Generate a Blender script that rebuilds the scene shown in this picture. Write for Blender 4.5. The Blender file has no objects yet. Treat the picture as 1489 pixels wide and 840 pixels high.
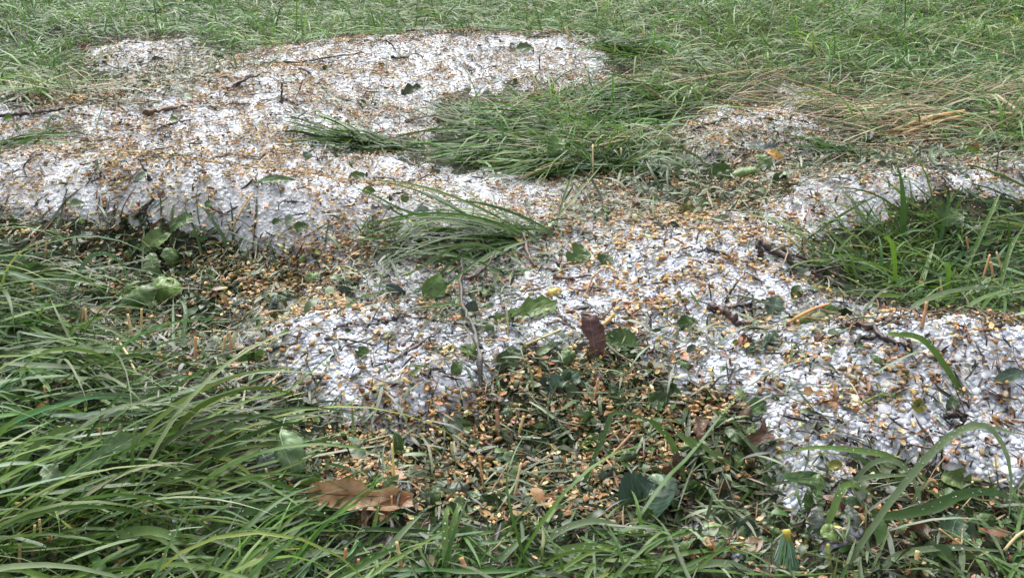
import bpy, math
import numpy as np
from mathutils import Vector, Matrix
from mathutils.bvhtree import BVHTree

R = math.radians
rng = np.random.default_rng(11)
SC = bpy.context.scene

# ------------------------------------------------------------------ camera, sky, sun, exposure
CAMZ, PITCH, FPX = 0.50, 27.05, 1300.0
cam_d = bpy.data.cameras.new('camera')
cam = bpy.data.objects.new('camera', cam_d)
SC.collection.objects.link(cam)
cam_d.sensor_width = 36
cam_d.lens = 36 * FPX / 1489
cam_d.clip_start = 0.01
cam_d.clip_end = 400
cam.location = (0, 0, CAMZ)
cam.rotation_euler = (R(90 - PITCH), 0, 0)
SC.camera = cam

SUN_EL, SUN_AZ = 52.0, -14.0      # behind the scene, slightly to the left of the view direction (+y)
w = bpy.data.worlds.new('World')
SC.world = w
w.use_nodes = True
nt = w.node_tree
bg = nt.nodes['Background']
sky = nt.nodes.new('ShaderNodeTexSky')
sky.sky_type = 'NISHITA'
sky.sun_disc = False
sky.sun_elevation = R(SUN_EL)
sky.sun_rotation = R(SUN_AZ)
sky.air_density = 1.0
sky.dust_density = 6.0
sky.ozone_density = 1.5
hs = nt.nodes.new('ShaderNodeHueSaturation')      # a veiled, whitish sky
hs.inputs['Saturation'].default_value = 0.24
nt.links.new(sky.outputs[0], hs.inputs['Color'])
nt.links.new(hs.outputs[0], bg.inputs[0])
bg.inputs[1].default_value = 0.15

sd = bpy.data.lights.new('sun', 'SUN')
sd.energy = 1.15
sd.angle = R(58)
sd.color = (1.0, 0.97, 0.93)
sun = bpy.data.objects.new('sun', sd)
SC.collection.objects.link(sun)
dv = Vector((math.sin(R(SUN_AZ)) * math.cos(R(SUN_EL)), math.cos(R(SUN_AZ)) * math.cos(R(SUN_EL)), math.sin(R(SUN_EL))))
sun.rotation_euler = dv.to_track_quat('Z', 'Y').to_euler()

SC.view_settings.view_transform = 'Standard'
SC.view_settings.look = 'None'
SC.view_settings.gamma = 1
SC.view_settings.exposure = 1.16
SC.cycles.max_bounces = 7
SC.cycles.diffuse_bounces = 4
SC.cycles.glossy_bounces = 2
SC.cycles.transmission_bounces = 4
SC.cycles.transparent_max_bounces = 4
SC.cycles.use_denoising = True
SC.cycles.sample_clamp_indirect = 4

# ------------------------------------------------------------------ projection helpers
CT, ST = math.cos(R(PITCH)), math.sin(R(PITCH))
def project(x, y, z):
    zc = y * CT + (CAMZ - z) * ST
    zc = np.maximum(zc, 0.02)
    u = 744.5 + FPX * x / zc
    v = 420 + FPX * ((CAMZ - z) * CT - y * ST) / zc
    return u, v, zc
def ray(px, py):
    a, b = (px - 744.5) / FPX, (420 - py) / FPX
    return np.array([a, CT + b * ST, -ST + b * CT])
def flat(px, py, z=0.0):
    d = ray(px, py)
    t = (z - CAMZ) / d[2]
    return d[0] * t, d[1] * t

def vnoise(x, y, seed=0):
    xi, yi = np.floor(x).astype(np.int64), np.floor(y).astype(np.int64)
    fx, fy = x - xi, y - yi
    fx, fy = fx * fx * (3 - 2 * fx), fy * fy * (3 - 2 * fy)
    def h(i, j):
        n = (i * 374761393 + j * 668265263 + seed * 974634777) & 0xffffffff
        n = ((n ^ (n >> 13)) * 1274126177) & 0xffffffff
        n = (n ^ (n >> 16)) & 0xffffffff
        return n / 4294967295.0
    return (h(xi, yi) * (1 - fx) + h(xi + 1, yi) * fx) * (1 - fy) + (h(xi, yi + 1) * (1 - fx) + h(xi + 1, yi + 1) * fx) * fy
def fbm(x, y, f, oct=4, seed=0):
    s, a, t = 0, 1.0, 0
    for o in range(oct):
        s = s + a * vnoise(x * f, y * f, seed + o * 7)
        t += a; a *= 0.5; f *= 2.03
    return s / t * 2 - 1

# ------------------------------------------------------------------ where each ground cover lies (rough outlines, softened)
MG, CELL = 320, 4
MW, MH = (1489 + 2 * MG) // CELL, (840 + 2 * MG) // CELL
GX, GY = np.meshgrid(np.arange(MW) * CELL - MG, np.arange(MH) * CELL - MG)
def poly_mask(pts):
    m = np.zeros(GX.shape, bool)
    n = len(pts)
    for i in range(n):
        x0, y0 = pts[i]; x1, y1 = pts[(i + 1) % n]
        if y0 == y1: continue
        c = ((y0 > GY) != (y1 > GY)) & (GX < (x1 - x0) * (GY - y0) / (y1 - y0) + x0)
        m ^= c
    return m
def blur(a, s):
    k = np.exp(-0.5 * (np.arange(-int(3 * s) - 1, int(3 * s) + 2) / s) ** 2); k /= k.sum()
    p = len(k) // 2
    a = np.pad(a, p, mode='edge')
    a = np.apply_along_axis(lambda r: np.convolve(r, k, 'valid'), 0, a)
    return np.apply_along_axis(lambda r: np.convolve(r, k, 'valid'), 1, a)
def field(polys, sx=2.0):
    a = np.zeros(GX.shape)
    for val, p in polys:
        m = poly_mask(p)
        a[m] = val
    return blur(a, sx)
def samp(F, u, v):
    a = np.clip((u + MG) / CELL, 0, MW - 1.001); b = np.clip((v + MG) / CELL, 0, MH - 1.001)
    i, j = a.astype(int), b.astype(int); fa, fb = a - i, b - j
    return (F[j, i] * (1 - fa) + F[j, i + 1] * fa) * (1 - fb) + (F[j + 1, i] * (1 - fa) + F[j + 1, i + 1] * fa) * fb

HAIL = field([
    (1, [(-320, 150), (0, 152), (90, 160), (200, 146), (250, 128), (190, 120), (130, 100), (110, 72), (200, 60), (292, 62), (310, 100), (345, 84), (430, 64), (560, 56), (700, 50), (862, 54), (876, 78), (912, 100), (880, 112), (850, 106), (862, 132), (800, 128), (740, 128), (640, 146), (640, 165), (628, 205), (560, 198), (470, 196), (430, 214), (560, 228), (612, 250), (740, 256), (840, 268), (960, 276), (1000, 300), (1100, 300), (1170, 262), (1290, 246), (1400, 240), (1489, 236), (1800, 230), (1800, 300), (1489, 296), (1420, 280), (1340, 290), (1250, 330), (1165, 350), (1150, 395), (1190, 430), (1300, 456), (1489, 478), (1800, 500), (1800, 720), (1489, 712), (1380, 690), (1250, 662), (1150, 660), (1112, 640), (1085, 590), (1010, 562), (960, 545), (930, 520), (880, 505), (850, 515), (800, 500), (730, 520), (700, 560), (700, 610), (640, 618), (570, 645), (520, 625), (470, 590), (420, 560), (385, 520), (330, 470), (330, 440), (400, 425), (500, 422), (560, 408), (540, 392), (440, 388), (380, 372), (320, 350), (250, 332), (120, 326), (0, 318), (-320, 330)]),
    (1.25, [(1100, 620), (1190, 630), (1225, 690), (1262, 735), (1250, 800), (1205, 800), (1175, 765), (1140, 745), (1132, 700), (1110, 670)]),
    (2.6, [(490, 694), (540, 682), (610, 700), (590, 722), (500, 722)]),
    (2.6, [(985, 770), (1080, 790), (1080, 812), (1000, 810)]),
    (1.2, [(975, 205), (1050, 160), (1110, 172), (1185, 190), (1215, 215), (1130, 240), (1050, 236), (985, 232)]),
    (1.4, [(1120, 122), (1200, 140), (1215, 156), (1130, 150)]),
    (1, [(925, 128), (980, 130), (930, 140)]),
], 2.2)
# holes and thin places in the sheet of hail
HOLE = field([
    (1.0, [(520, 350), (600, 322), (760, 320), (830, 330), (820, 352), (700, 362), (600, 372), (540, 378)]),
    (0.8, [(620, 375), (760, 380), (730, 470), (700, 545), (640, 520), (600, 440)]),
    (0.8, [(520, 430), (640, 440), (620, 470), (520, 465)]),
    (0.55, [(850, 300), (1100, 240), (1140, 262), (1110, 300), (960, 320), (860, 316)]),
    (0.8, [(930, 480), (1100, 455), (1210, 462), (1110, 500), (960, 520)]),
    (0.6, [(1180, 430), (1280, 440), (1230, 470), (1160, 470)]),
    (0.8, [(60, 176), (0, 210), (0, 180)]),
    (0.7, [(820, 440), (900, 450), (930, 510), (830, 520)]),
    (0.5, [(240, 100), (310, 86), (300, 118), (180, 118)]),
], 5)
# chopped litter (dark, wet, no standing grass)
LITTER = field([
    (1, [(-320, 300), (0, 300), (250, 322), (400, 372), (560, 380), (560, 430), (420, 440), (400, 520), (480, 600), (570, 650), (700, 600), (740, 510), (900, 490), (1090, 590), (1130, 660), (1220, 690), (1330, 690), (1489, 720), (1800, 730), (1800, 900), (1489, 900), (1250, 900), (1120, 850), (1060, 810), (1000, 830), (900, 770), (760, 765), (600, 770), (450, 735), (390, 690), (360, 640), (300, 590), (200, 545), (150, 480), (120, 420), (60, 370), (0, 370), (-320, 380)]),
    (.6, [(830, 265), (1010, 190), (1240, 200), (1489, 215), (1489, 245), (1180, 262), (1110, 310), (940, 330), (820, 330)]),
    (.6, [(520, 330), (820, 318), (830, 370), (760, 400), (740, 500), (690, 540), (640, 500), (590, 400), (520, 390)]),
    (0.8, [(-320, 140), (0, 138), (130, 140), (260, 120), (160, 112), (110, 90), (200, 90), (320, 84), (330, 110), (240, 150), (0, 165), (-320, 170)]),
    (0.5, [(930, 480), (1200, 440), (1290, 470), (1230, 500), (960, 520)]),
], 3)
# standing and combed grass
GRASS = field([
    (1, [(-320, -320), (1800, -320), (1800, 225), (1489, 222), (1380, 214), (1240, 205), (1220, 170), (1120, 118), (1060, 150), (985, 190), (960, 130), (905, 95), (880, 68), (862, 52), (700, 48), (500, 56), (340, 82), (285, 60), (190, 58), (110, 70), (100, 104), (130, 140), (60, 148), (0, 148), (-320, 150)]),
    (1, [(-320, 360), (0, 385), (60, 410), (110, 480), (150, 550), (215, 590), (270, 630), (335, 700), (410, 752), (520, 775), (780, 778), (960, 790), (1080, 860), (1300, 900), (1489, 870), (1800, 860), (1800, 1200), (-320, 1200)]),
    (.95, [(655, 190), (690, 168), (780, 158), (880, 146), (960, 150), (980, 190), (930, 205), (780, 208), (690, 205)]),
    (.95, [(625, 238), (680, 222), (800, 212), (950, 208), (960, 250), (900, 262), (800, 258), (700, 248)]),
    (.95, [(1180, 385), (1255, 340), (1350, 318), (1420, 304), (1489, 312), (1800, 312), (1800, 455), (1489, 452), (1380, 448), (1270, 428), (1205, 410)]),
    (0.8, [(1500, 700), (1800, 700), (1800, 900), (1400, 900)]),
], 2.2)
GRASSB = blur(GRASS, 3)
HAY = field([
    (1.3, [(950, 120), (1060, 118), (1200, 128), (1489, 122), (1800, 120), (1800, 222), (1300, 216), (1220, 200), (1180, 165), (1050, 150), (980, 178), (930, 140)]),
    (0.5, [(640, 140), (900, 130), (950, 240), (760, 250)]),
    (0.2, [(400, -20), (1489, -30), (1489, 130), (1200, 128), (960, 118), (880, 50), (600, 46), (400, 60)]),
    (0.6, [(30, 120), (180, 135), (160, 155), (0, 150)]),
], 4)
# how thickly the tan husks lie
HUSK = field([
    (0.30, [(-320, -320), (1800, -320), (1800, 1200), (-320, 1200)]),
    (0.9, [(-320, 150), (300, 100), (700, 50), (900, 90), (860, 130), (640, 150), (620, 200), (440, 200), (600, 250), (300, 290), (-320, 300)]),
    (0.22, [(470, 160), (620, 130), (690, 100), (790, 100), (830, 80), (800, 66), (700, 66), (600, 90), (480, 130), (440, 190)]),
    (0.55, [(340, 250), (700, 262), (800, 280), (700, 310), (520, 360), (400, 360), (300, 330), (220, 270)]),
    (2.2, [(330, 376), (540, 372), (560, 400), (440, 440), (330, 440)]),
    (1.3, [(720, 262), (960, 280), (1180, 262), (1180, 310), (1100, 330), (880, 340), (740, 310)]),
    (1.1, [(980, 160), (1200, 190), (1180, 250), (1000, 250)]),
    (0.8, [(1100, 270), (1489, 240), (1489, 290), (1150, 350)]),
    (0.65, [(830, 360), (1150, 350), (1160, 420), (900, 470), (820, 420)]),
    (0.8, [(1090, 470), (1489, 480), (1489, 700), (1110, 640)]),
    (2.1, [(700, 560), (900, 500), (1090, 590), (1110, 660), (980, 720), (820, 740), (700, 690), (650, 620)]),
    (1.2, [(0, 300), (240, 320), (260, 345), (0, 340)]),
    (0.6, [(410, 440), (640, 480), (680, 600), (560, 640), (430, 560)]),
    (1.7, [(480, 640), (700, 620), (720, 740), (480, 740)]),
], 6)

# ------------------------------------------------------------------ height of the ground
BUMPS = []
for px, py, h, rx, ry in [
    (-60, 190, 4.5, .40, .17), (150, 175, 4.5, .32, .17), (340, 125, 4.8, .26, .17), (450, 80, 3.6, .25, .20), (620, 66, 3.2, .28, .18), (800, 64, 3.0, .24, .18),
    (60, 265, 3.6, .22, .10), (240, 285, 4.0, .18, .09), (400, 300, 3.8, .17, .09), (570, 300, 2.2, .14, .08),
    (560, 170, -1.6, .14, .12), (640, 215, -1.0, .12, .09),
    (770, 205, 1.6, .20, .10), (1090, 185, 1.8, .16, .12), (1190, 280, 3.0, .12, .08), (1340, 270, 2.8, .18, .13), (1500, 270, 3.0, .2, .13),
    (870, 330, 1.5, .14, .07), (1050, 360, 3.4, .15, .08), (1150, 440, 2.2, .10, .05), (1300, 500, 3.4, .13, .06), (1450, 520, 4.2, .14, .07), (1300, 600, 2.2, .12, .07),
    (500, 470, 2.4, .09, .05), (620, 540, 1.8, .09, .05), (760, 500, 1.2, .1, .05),
    (1030, 730, -2.5, .07, .05), (280, 450, -2.6, .13, .07), (260, 380, -2.0, .1, .04), (820, 680, -1.2, .12, .06), (1300, 380, -1.5, .12, .07),
    (60, 600, 1.2, .12, .1), (900, 560, 0.8, .1, .05)]:
    z = max(h, 0) * .01
    bx, by = flat(px, py, z)
    BUMPS.append((bx, by, h * .01, rx, ry))
def base_height(x, y):
    h = 0.016 * fbm(x, y, 1.6, 2, 5) + 0.013 * fbm(x, y, 5.5, 3, 9) + 0.0025 * fbm(x, y, 19, 2, 19)
    for bx, by, a, rx, ry in BUMPS:
        h = h + a * np.exp(-((x - bx) / rx) ** 2 - ((y - by) / ry) ** 2)
    return h
# regular fine grid of the near ground
NX, NY, X0, X1, Y0, Y1 = 701, 901, -3.5, 3.5, -0.6, 8.4
HAILB = blur(HAIL, 7)
HAILC = blur(HAIL, 4.5)
gx = np.linspace(X0, X1, NX); gy = np.linspace(Y0, Y1, NY)
XX, YY = np.meshgrid(gx, gy)
HB = base_height(XX, YY)
HM = HB.copy()
def hail_rise(m): return np.clip((m - 0.5) * 0.016, -0.006, 0.005)
def hail_cover(x, y, z):
    u, v, _ = project(x, y, z)
    n = 0.34 * fbm(x, y, 16, 4, 21) + 0.30 * fbm(x, y, 55, 3, 31)
    return .2 * samp(HAIL, u, v) + .8 * samp(HAILC, u, v) - 0.68 * samp(HOLE, u, v) * (0.75 + 0.9 * fbm(x, y, 26, 3, 41)) + n * 1.0
for it in range(3):
    u_, v_, _ = project(XX, YY, HM)
    m_ = np.clip(samp(HAILB, u_, v_) - 0.45 * samp(HOLE, u_, v_), 0, 1)
    HM = HB + 0.012 * m_
RISE = np.maximum(hail_rise(hail_cover(XX, YY, HM)), 0) + .0008
RISE = np.where(RISE > .001, RISE + .0008, RISE)
def _look(G, x, y):
    a = np.clip((np.asarray(x) - X0) / (X1 - X0) * (NX - 1), 0, NX - 1.001)
    b = np.clip((np.asarray(y) - Y0) / (Y1 - Y0) * (NY - 1), 0, NY - 1.001)
    i, j = a.astype(int), b.astype(int); fa, fb = a - i, b - j
    return (G[j, i] * (1 - fa) + G[j, i + 1] * fa) * (1 - fb) + (G[j + 1, i] * (1 - fa) + G[j + 1, i + 1] * fa) * fb
def Ht(x, y): return _look(HM, x, y) + _look(RISE, x, y)
def Hs(x, y):
    a = np.clip((np.asarray(x) - X0) / (X1 - X0) * (NX - 1), 0, NX - 1.001)
    b = np.clip((np.asarray(y) - Y0) / (Y1 - Y0) * (NY - 1), 0, NY - 1.001)
    i, j = a.astype(int), b.astype(int); fa, fb = a - i, b - j
    return (HM[j, i] * (1 - fa) + HM[j, i + 1] * fa) * (1 - fb) + (HM[j + 1, i] * (1 - fa) + HM[j + 1, i + 1] * fa) * fb
TT = np.linspace(0.3, 7, 2600)
def at(px, py, h=0.0):
    """the point of the ground (raised by h) seen at this place of the photograph"""
    d = ray(px, py)
    P = d[None, :] * TT[:, None] + np.array([0, 0, CAMZ])
    below = P[:, 2] < Ht(P[:, 0], P[:, 1]) + h
    i = int(np.argmax(below)) if below.any() else len(TT) - 1
    return P[i].copy()
def depth(p): return p[1] * CT + (CAMZ - p[2]) * ST
def at_depth(px, py, zc):
    d = ray(px, py)
    return d * zc + np.array([0, 0, CAMZ])

# ------------------------------------------------------------------ materials
def new_mat(name):
    m = bpy.data.materials.new(name); m.use_nodes = True
    n = m.node_tree; n.nodes.clear()
    return m, n, n.nodes.new('ShaderNodeOutputMaterial')
def N(n, t, **kw):
    x = n.nodes.new(t)
    for k, v in kw.items(): setattr(x, k, v)
    return x
def tinted(name, rough=0.5, trans=0.0, spec=0.5, bump=0.0, bscale=300, var=0.25, back=None, coat=0.0):
    """colour comes from the 'tint' of each blade/husk, broken up by a fine noise"""
    m, n, out = new_mat(name)
    at_ = N(n, 'ShaderNodeAttribute', attribute_name='tint')
    geo = N(n, 'ShaderNodeNewGeometry'); tc = N(n, 'ShaderNodeTexCoord')
    no = N(n, 'ShaderNodeTexNoise'); no.inputs['Scale'].default_value = bscale; no.inputs['Detail'].default_value = 3
    n.links.new(tc.outputs['Object'], no.inputs['Vector'])
    mr = N(n, 'ShaderNodeMapRange'); mr.inputs[3].default_value = 1 - var; mr.inputs[4].default_value = 1 + var
    n.links.new(no.outputs['Fac'], mr.inputs[0])
    mul = N(n, 'ShaderNodeMix', data_type='RGBA', blend_type='MULTIPLY'); mul.inputs[0].default_value = 1
    n.links.new(at_.outputs['Color'], mul.inputs[6]); n.links.new(mr.outputs[0], mul.inputs[7])
    col = mul.outputs[2]
    if back:
        mx = N(n, 'ShaderNodeMix', data_type='RGBA'); mx.inputs[7].default_value = (*back, 1)
        mf = N(n, 'ShaderNodeMath', operation='MULTIPLY'); mf.inputs[1].default_value = 0.45
        n.links.new(geo.outputs['Backfacing'], mf.inputs[0]); n.links.new(mf.outputs[0], mx.inputs[0]); n.links.new(col, mx.inputs[6])
        col = mx.outputs[2]
    b = N(n, 'ShaderNodeBsdfPrincipled')
    b.inputs['Roughness'].default_value = rough
    b.inputs['Specular IOR Level'].default_value = spec
    b.inputs['Coat Weight'].default_value = coat; b.inputs['Coat Roughness'].default_value = 0.12
    n.links.new(col, b.inputs['Base Color'])
    if bump:
        bp = N(n, 'ShaderNodeBump'); bp.inputs['Strength'].default_value = bump; bp.inputs['Distance'].default_value = 0.001
        n.links.new(no.outputs['Fac'], bp.inputs['Height']); n.links.new(bp.outputs[0], b.inputs['Normal'])
    if trans:
        t = N(n, 'ShaderNodeBsdfTranslucent'); n.links.new(col, t.inputs[0])
        ms = N(n, 'ShaderNodeMixShader'); ms.inputs[0].default_value = trans
        n.links.new(b.outputs[0], ms.inputs[1]); n.links.new(t.outputs[0], ms.inputs[2]); n.links.new(ms.outputs[0], out.inputs[0])
    else:
        n.links.new(b.outputs[0], out.inputs[0])
    return m
M_GRASS = tinted('grass_blade', rough=0.36, trans=0.38, spec=0.28, var=0.22, bscale=120)
M_STRAW = tinted('straw', rough=0.6, trans=0.15, var=0.3, bscale=260)
M_HUSK = tinted('husk', rough=0.62, trans=0.12, spec=.35, var=0.45, bscale=600, bump=0.8)
M_DARK = tinted('bark', rough=0.55, var=0.5, bscale=500, bump=0.8, coat=0.1)
M_LITTER = tinted('leaf_bit', rough=0.4, trans=0.15, var=0.3, bscale=350, bump=0.2)
def leaf_mat():
    m, n, out = new_mat('leaf')
    at_ = N(n, 'ShaderNodeAttribute', attribute_name='tint')
    uv = N(n, 'ShaderNodeUVMap'); sp = N(n, 'ShaderNodeSeparateXYZ'); n.links.new(uv.outputs[0], sp.inputs[0])
    def M(op, a, b=None, c=None):
        q = N(n, 'ShaderNodeMath', operation=op)
        for i, s in enumerate((a, b, c)):
            if s is None: continue
            if isinstance(s, (int, float)): q.inputs[i].default_value = s
            else: n.links.new(s, q.inputs[i])
        return q.outputs[0]
    av = M('ABSOLUTE', M('SUBTRACT', sp.outputs[1], 0.5))            # 0 at the midrib, .5 at the margin
    side = M('ABSOLUTE', M('SUBTRACT', M('FRACT', M('SUBTRACT', M('MULTIPLY', sp.outputs[0], 8.0), M('MULTIPLY', av, 4.0))), 0.5))
    v1 = N(n, 'ShaderNodeMapRange'); v1.inputs[1].default_value = 0.0; v1.inputs[2].default_value = 0.08; v1.inputs[3].default_value = 1; v1.inputs[4].default_value = 0; n.links.new(side, v1.inputs[0])
    v2 = N(n, 'ShaderNodeMapRange'); v2.inputs[1].default_value = 0.0; v2.inputs[2].default_value = 0.035; v2.inputs[3].default_value = 1; v2.inputs[4].default_value = 0; n.links.new(av, v2.inputs[0])
    vein = M('MAXIMUM', M('MULTIPLY', v1.outputs[0], 0.55), v2.outputs[0])
    tc = N(n, 'ShaderNodeTexCoord')
    no = N(n, 'ShaderNodeTexNoise'); no.inputs['Scale'].default_value = 90; no.inputs['Detail'].default_value = 5; n.links.new(tc.outputs['Object'], no.inputs['Vector'])
    mr = N(n, 'ShaderNodeMapRange'); mr.inputs[1].default_value = .3; mr.inputs[2].default_value = .7; mr.inputs[3].default_value = .62; mr.inputs[4].default_value = 1.35; n.links.new(no.outputs['Fac'], mr.inputs[0])
    mul = N(n, 'ShaderNodeMix', data_type='RGBA', blend_type='MULTIPLY'); mul.inputs[0].default_value = 1
    n.links.new(at_.outputs['Color'], mul.inputs[6]); n.links.new(mr.outputs[0], mul.inputs[7])
    br = N(n, 'ShaderNodeMix', data_type='RGBA', blend_type='MIX'); n.links.new(M('MULTIPLY', vein, 0.33), br.inputs[0]); n.links.new(mul.outputs[2], br.inputs[6]); br.inputs[7].default_value = (0.42, 0.42, 0.26, 1)
    geo = N(n, 'ShaderNodeNewGeometry')
    bk = N(n, 'ShaderNodeMix', data_type='RGBA'); n.links.new(M('MULTIPLY', geo.outputs['Backfacing'], 0.35), bk.inputs[0]); n.links.new(br.outputs[2], bk.inputs[6]); bk.inputs[7].default_value = (0.27, 0.33, 0.25, 1)
    b = N(n, 'ShaderNodeBsdfPrincipled'); b.inputs['Roughness'].default_value = 0.38; n.links.new(bk.outputs[2], b.inputs['Base Color'])
    bp = N(n, 'ShaderNodeBump'); bp.inputs['Strength'].default_value = 0.7; bp.inputs['Distance'].default_value = 0.0012
    n.links.new(M('ADD', M('MULTIPLY', vein, -0.6), no.outputs['Fac']), bp.inputs['Height']); n.links.new(bp.outputs[0], b.inputs['Normal'])
    t = N(n, 'ShaderNodeBsdfTranslucent'); n.links.new(bk.outputs[2], t.inputs[0])
    ms = N(n, 'ShaderNodeMixShader'); ms.inputs[0].default_value = 0.18
    n.links.new(b.outputs[0], ms.inputs[1]); n.links.new(t.outputs[0], ms.inputs[2]); n.links.new(ms.outputs[0], out.inputs[0])
    return m
M_LEAF = leaf_mat()
def ice_mat():
    m, n, out = new_mat('ice')
    at_ = N(n, 'ShaderNodeAttribute', attribute_name='tint')
    tc = N(n, 'ShaderNodeTexCoord')
    no = N(n, 'ShaderNodeTexNoise'); no.inputs['Scale'].default_value = 420; no.inputs['Detail'].default_value = 2; n.links.new(tc.outputs['Object'], no.inputs['Vector'])
    mr = N(n, 'ShaderNodeMapRange'); mr.inputs[1].default_value = .3; mr.inputs[2].default_value = .7; mr.inputs[3].default_value = .88; mr.inputs[4].default_value = 1.08; n.links.new(no.outputs['Fac'], mr.inputs[0])
    mul = N(n, 'ShaderNodeMix', data_type='RGBA', blend_type='MULTIPLY'); mul.inputs[0].default_value = 1
    n.links.new(at_.outputs['Color'], mul.inputs[6]); n.links.new(mr.outputs[0], mul.inputs[7])
    b = N(n, 'ShaderNodeBsdfPrincipled'); b.inputs['Roughness'].default_value = 0.22; b.inputs['IOR'].default_value = 1.31
    b.inputs['Specular IOR Level'].default_value = 0.6
    n.links.new(mul.outputs[2], b.inputs['Base Color'])
    t = N(n, 'ShaderNodeBsdfTranslucent'); n.links.new(mul.outputs[2], t.inputs[0])
    ms = N(n, 'ShaderNodeMixShader'); ms.inputs[0].default_value = 0.42
    n.links.new(b.outputs[0], ms.inputs[1]); n.links.new(t.outputs[0], ms.inputs[2]); n.links.new(ms.outputs[0], out.inputs[0])
    return m
M_ICE = ice_mat()
def water_mat():
    m, n, out = new_mat('water_drop')
    b = N(n, 'ShaderNodeBsdfPrincipled'); b.inputs['Roughness'].default_value = 0.02; b.inputs['IOR'].default_value = 1.33
    b.inputs['Transmission Weight'].default_value = 0.75; b.inputs['Base Color'].default_value = (0.95, 0.97, 1, 1)
    n.links.new(b.outputs[0], out.inputs[0])
    return m
M_WATER = water_mat()
def soil_mat():
    m, n, out = new_mat('soil')
    tc = N(n, 'ShaderNodeTexCoord')
    n1 = N(n, 'ShaderNodeTexNoise'); n1.inputs['Scale'].default_value = 160; n1.inputs['Detail'].default_value = 6
    n2 = N(n, 'ShaderNodeTexNoise'); n2.inputs['Scale'].default_value = 3; n2.inputs['Detail'].default_value = 4
    for q in (n1, n2): n.links.new(tc.outputs['Object'], q.inputs['Vector'])
    cr = N(n, 'ShaderNodeValToRGB'); cr.color_ramp.elements[0].position = .3; cr.color_ramp.elements[0].color = (.008, .008, .005, 1)
    cr.color_ramp.elements[1].position = .72; cr.color_ramp.elements[1].color = (.06, .055, .025, 1)
    e = cr.color_ramp.elements.new(.5); e.color = (.022, .03, .012, 1)
    n.links.new(n1.outputs['Fac'], cr.inputs[0])
    far = N(n, 'ShaderNodeMix', data_type='RGBA'); far.inputs[7].default_value = (.07, .11, .035, 1); n.links.new(cr.outputs[0], far.inputs[6])
    sp = N(n, 'ShaderNodeSeparateXYZ'); n.links.new(tc.outputs['Object'], sp.inputs[0])
    mr = N(n, 'ShaderNodeMapRange'); mr.inputs[1].default_value = 4; mr.inputs[2].default_value = 9; mr.inputs[4].default_value = .8
    n.links.new(sp.outputs[1], mr.inputs[0]); n.links.new(mr.outputs[0], far.inputs[0])
    b = N(n, 'ShaderNodeBsdfPrincipled'); b.inputs['Roughness'].default_value = 0.85; n.links.new(far.outputs[2], b.inputs['Base Color'])
    bp = N(n, 'ShaderNodeBump'); bp.inputs['Strength'].default_value = 1; bp.inputs['Distance'].default_value = .004
    n.links.new(n1.outputs['Fac'], bp.inputs['Height']); n.links.new(bp.outputs[0], b.inputs['Normal'])
    n.links.new(b.outputs[0], out.inputs[0])
    return m
M_SOIL = soil_mat()

# ------------------------------------------------------------------ mesh helpers
def raw_mesh(name, V, faces, tint=None, mat=None, smooth=True, uv=None):
    """faces: list of (n,3) or (n,4) index arrays"""
    me = bpy.data.meshes.new(name)
    V = np.asarray(V, np.float32)
    me.vertices.add(len(V)); me.vertices.foreach_set('co', V.ravel())
    faces = [f for f in faces if len(f)]
    loops = np.concatenate([f.ravel() for f in faces]).astype(np.int32)
    sizes = np.concatenate([np.full(len(f), f.shape[1], np.int32) for f in faces])
    me.loops.add(len(loops)); me.loops.foreach_set('vertex_index', loops)
    me.polygons.add(len(sizes))
    me.polygons.foreach_set('loop_start', np.concatenate([[0], np.cumsum(sizes)[:-1]]).astype(np.int32))
    me.polygons.foreach_set('loop_total', sizes)
    me.polygons.foreach_set('use_smooth', np.full(len(sizes), smooth))
    me.update(calc_edges=True)
    if tint is not None:
        a = me.color_attributes.new('tint', 'FLOAT_COLOR', 'POINT')
        t = np.ones((len(V), 4), np.float32); t[:, :3] = tint
        a.data.foreach_set('color', t.ravel())
    if uv is not None:
        l = me.uv_layers.new(name='UVMap')
        l.data.foreach_set('uv', np.asarray(uv, np.float32)[loops].ravel())
    if mat: me.materials.append(mat)
    return me
def add(name, me, parent=None, loc=None, label=None, cat=None, group=None, kind=None):
    o = bpy.data.objects.new(name, me)
    SC.collection.objects.link(o)
    if parent is not None: o.parent = parent
    if loc is not None: o.location = loc
    if label: o['label'] = label
    if cat: o['category'] = cat
    if group: o['group'] = group
    if kind: o['kind'] = kind
    return o
class Acc:
    def __init__(s): s.V, s.F3, s.F4, s.T, s.n = [], [], [], [], 0
    def put(s, V, F, T):
        s.V.append(V); s.T.append(np.broadcast_to(T, V.shape))
        (s.F3 if F.shape[1] == 3 else s.F4).append(F + s.n); s.n += len(V)
    def mesh(s, name, mat, smooth=True):
        fs = []
        if s.F3: fs.append(np.concatenate(s.F3))
        if s.F4: fs.append(np.concatenate(s.F4))
        return raw_mesh(name, np.concatenate(s.V), fs, np.concatenate(s.T), mat, smooth)
def rotmats(n, tilt=math.pi, r=rng):
    """random spin about z, then a lean of up to 'tilt'"""
    a = r.uniform(0, 2 * math.pi, n); b = r.normal(0, tilt, n); c = r.uniform(0, 2 * math.pi, n)
    def Rz(t):
        M = np.zeros((len(t), 3, 3)); M[:, 0, 0] = np.cos(t); M[:, 0, 1] = -np.sin(t); M[:, 1, 0] = np.sin(t); M[:, 1, 1] = np.cos(t); M[:, 2, 2] = 1; return M
    M = np.zeros((n, 3, 3)); M[:, 0, 0] = 1; M[:, 1, 1] = np.cos(b); M[:, 1, 2] = -np.sin(b); M[:, 2, 1] = np.sin(b); M[:, 2, 2] = np.cos(b)
    return Rz(c) @ M @ Rz(a)
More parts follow.
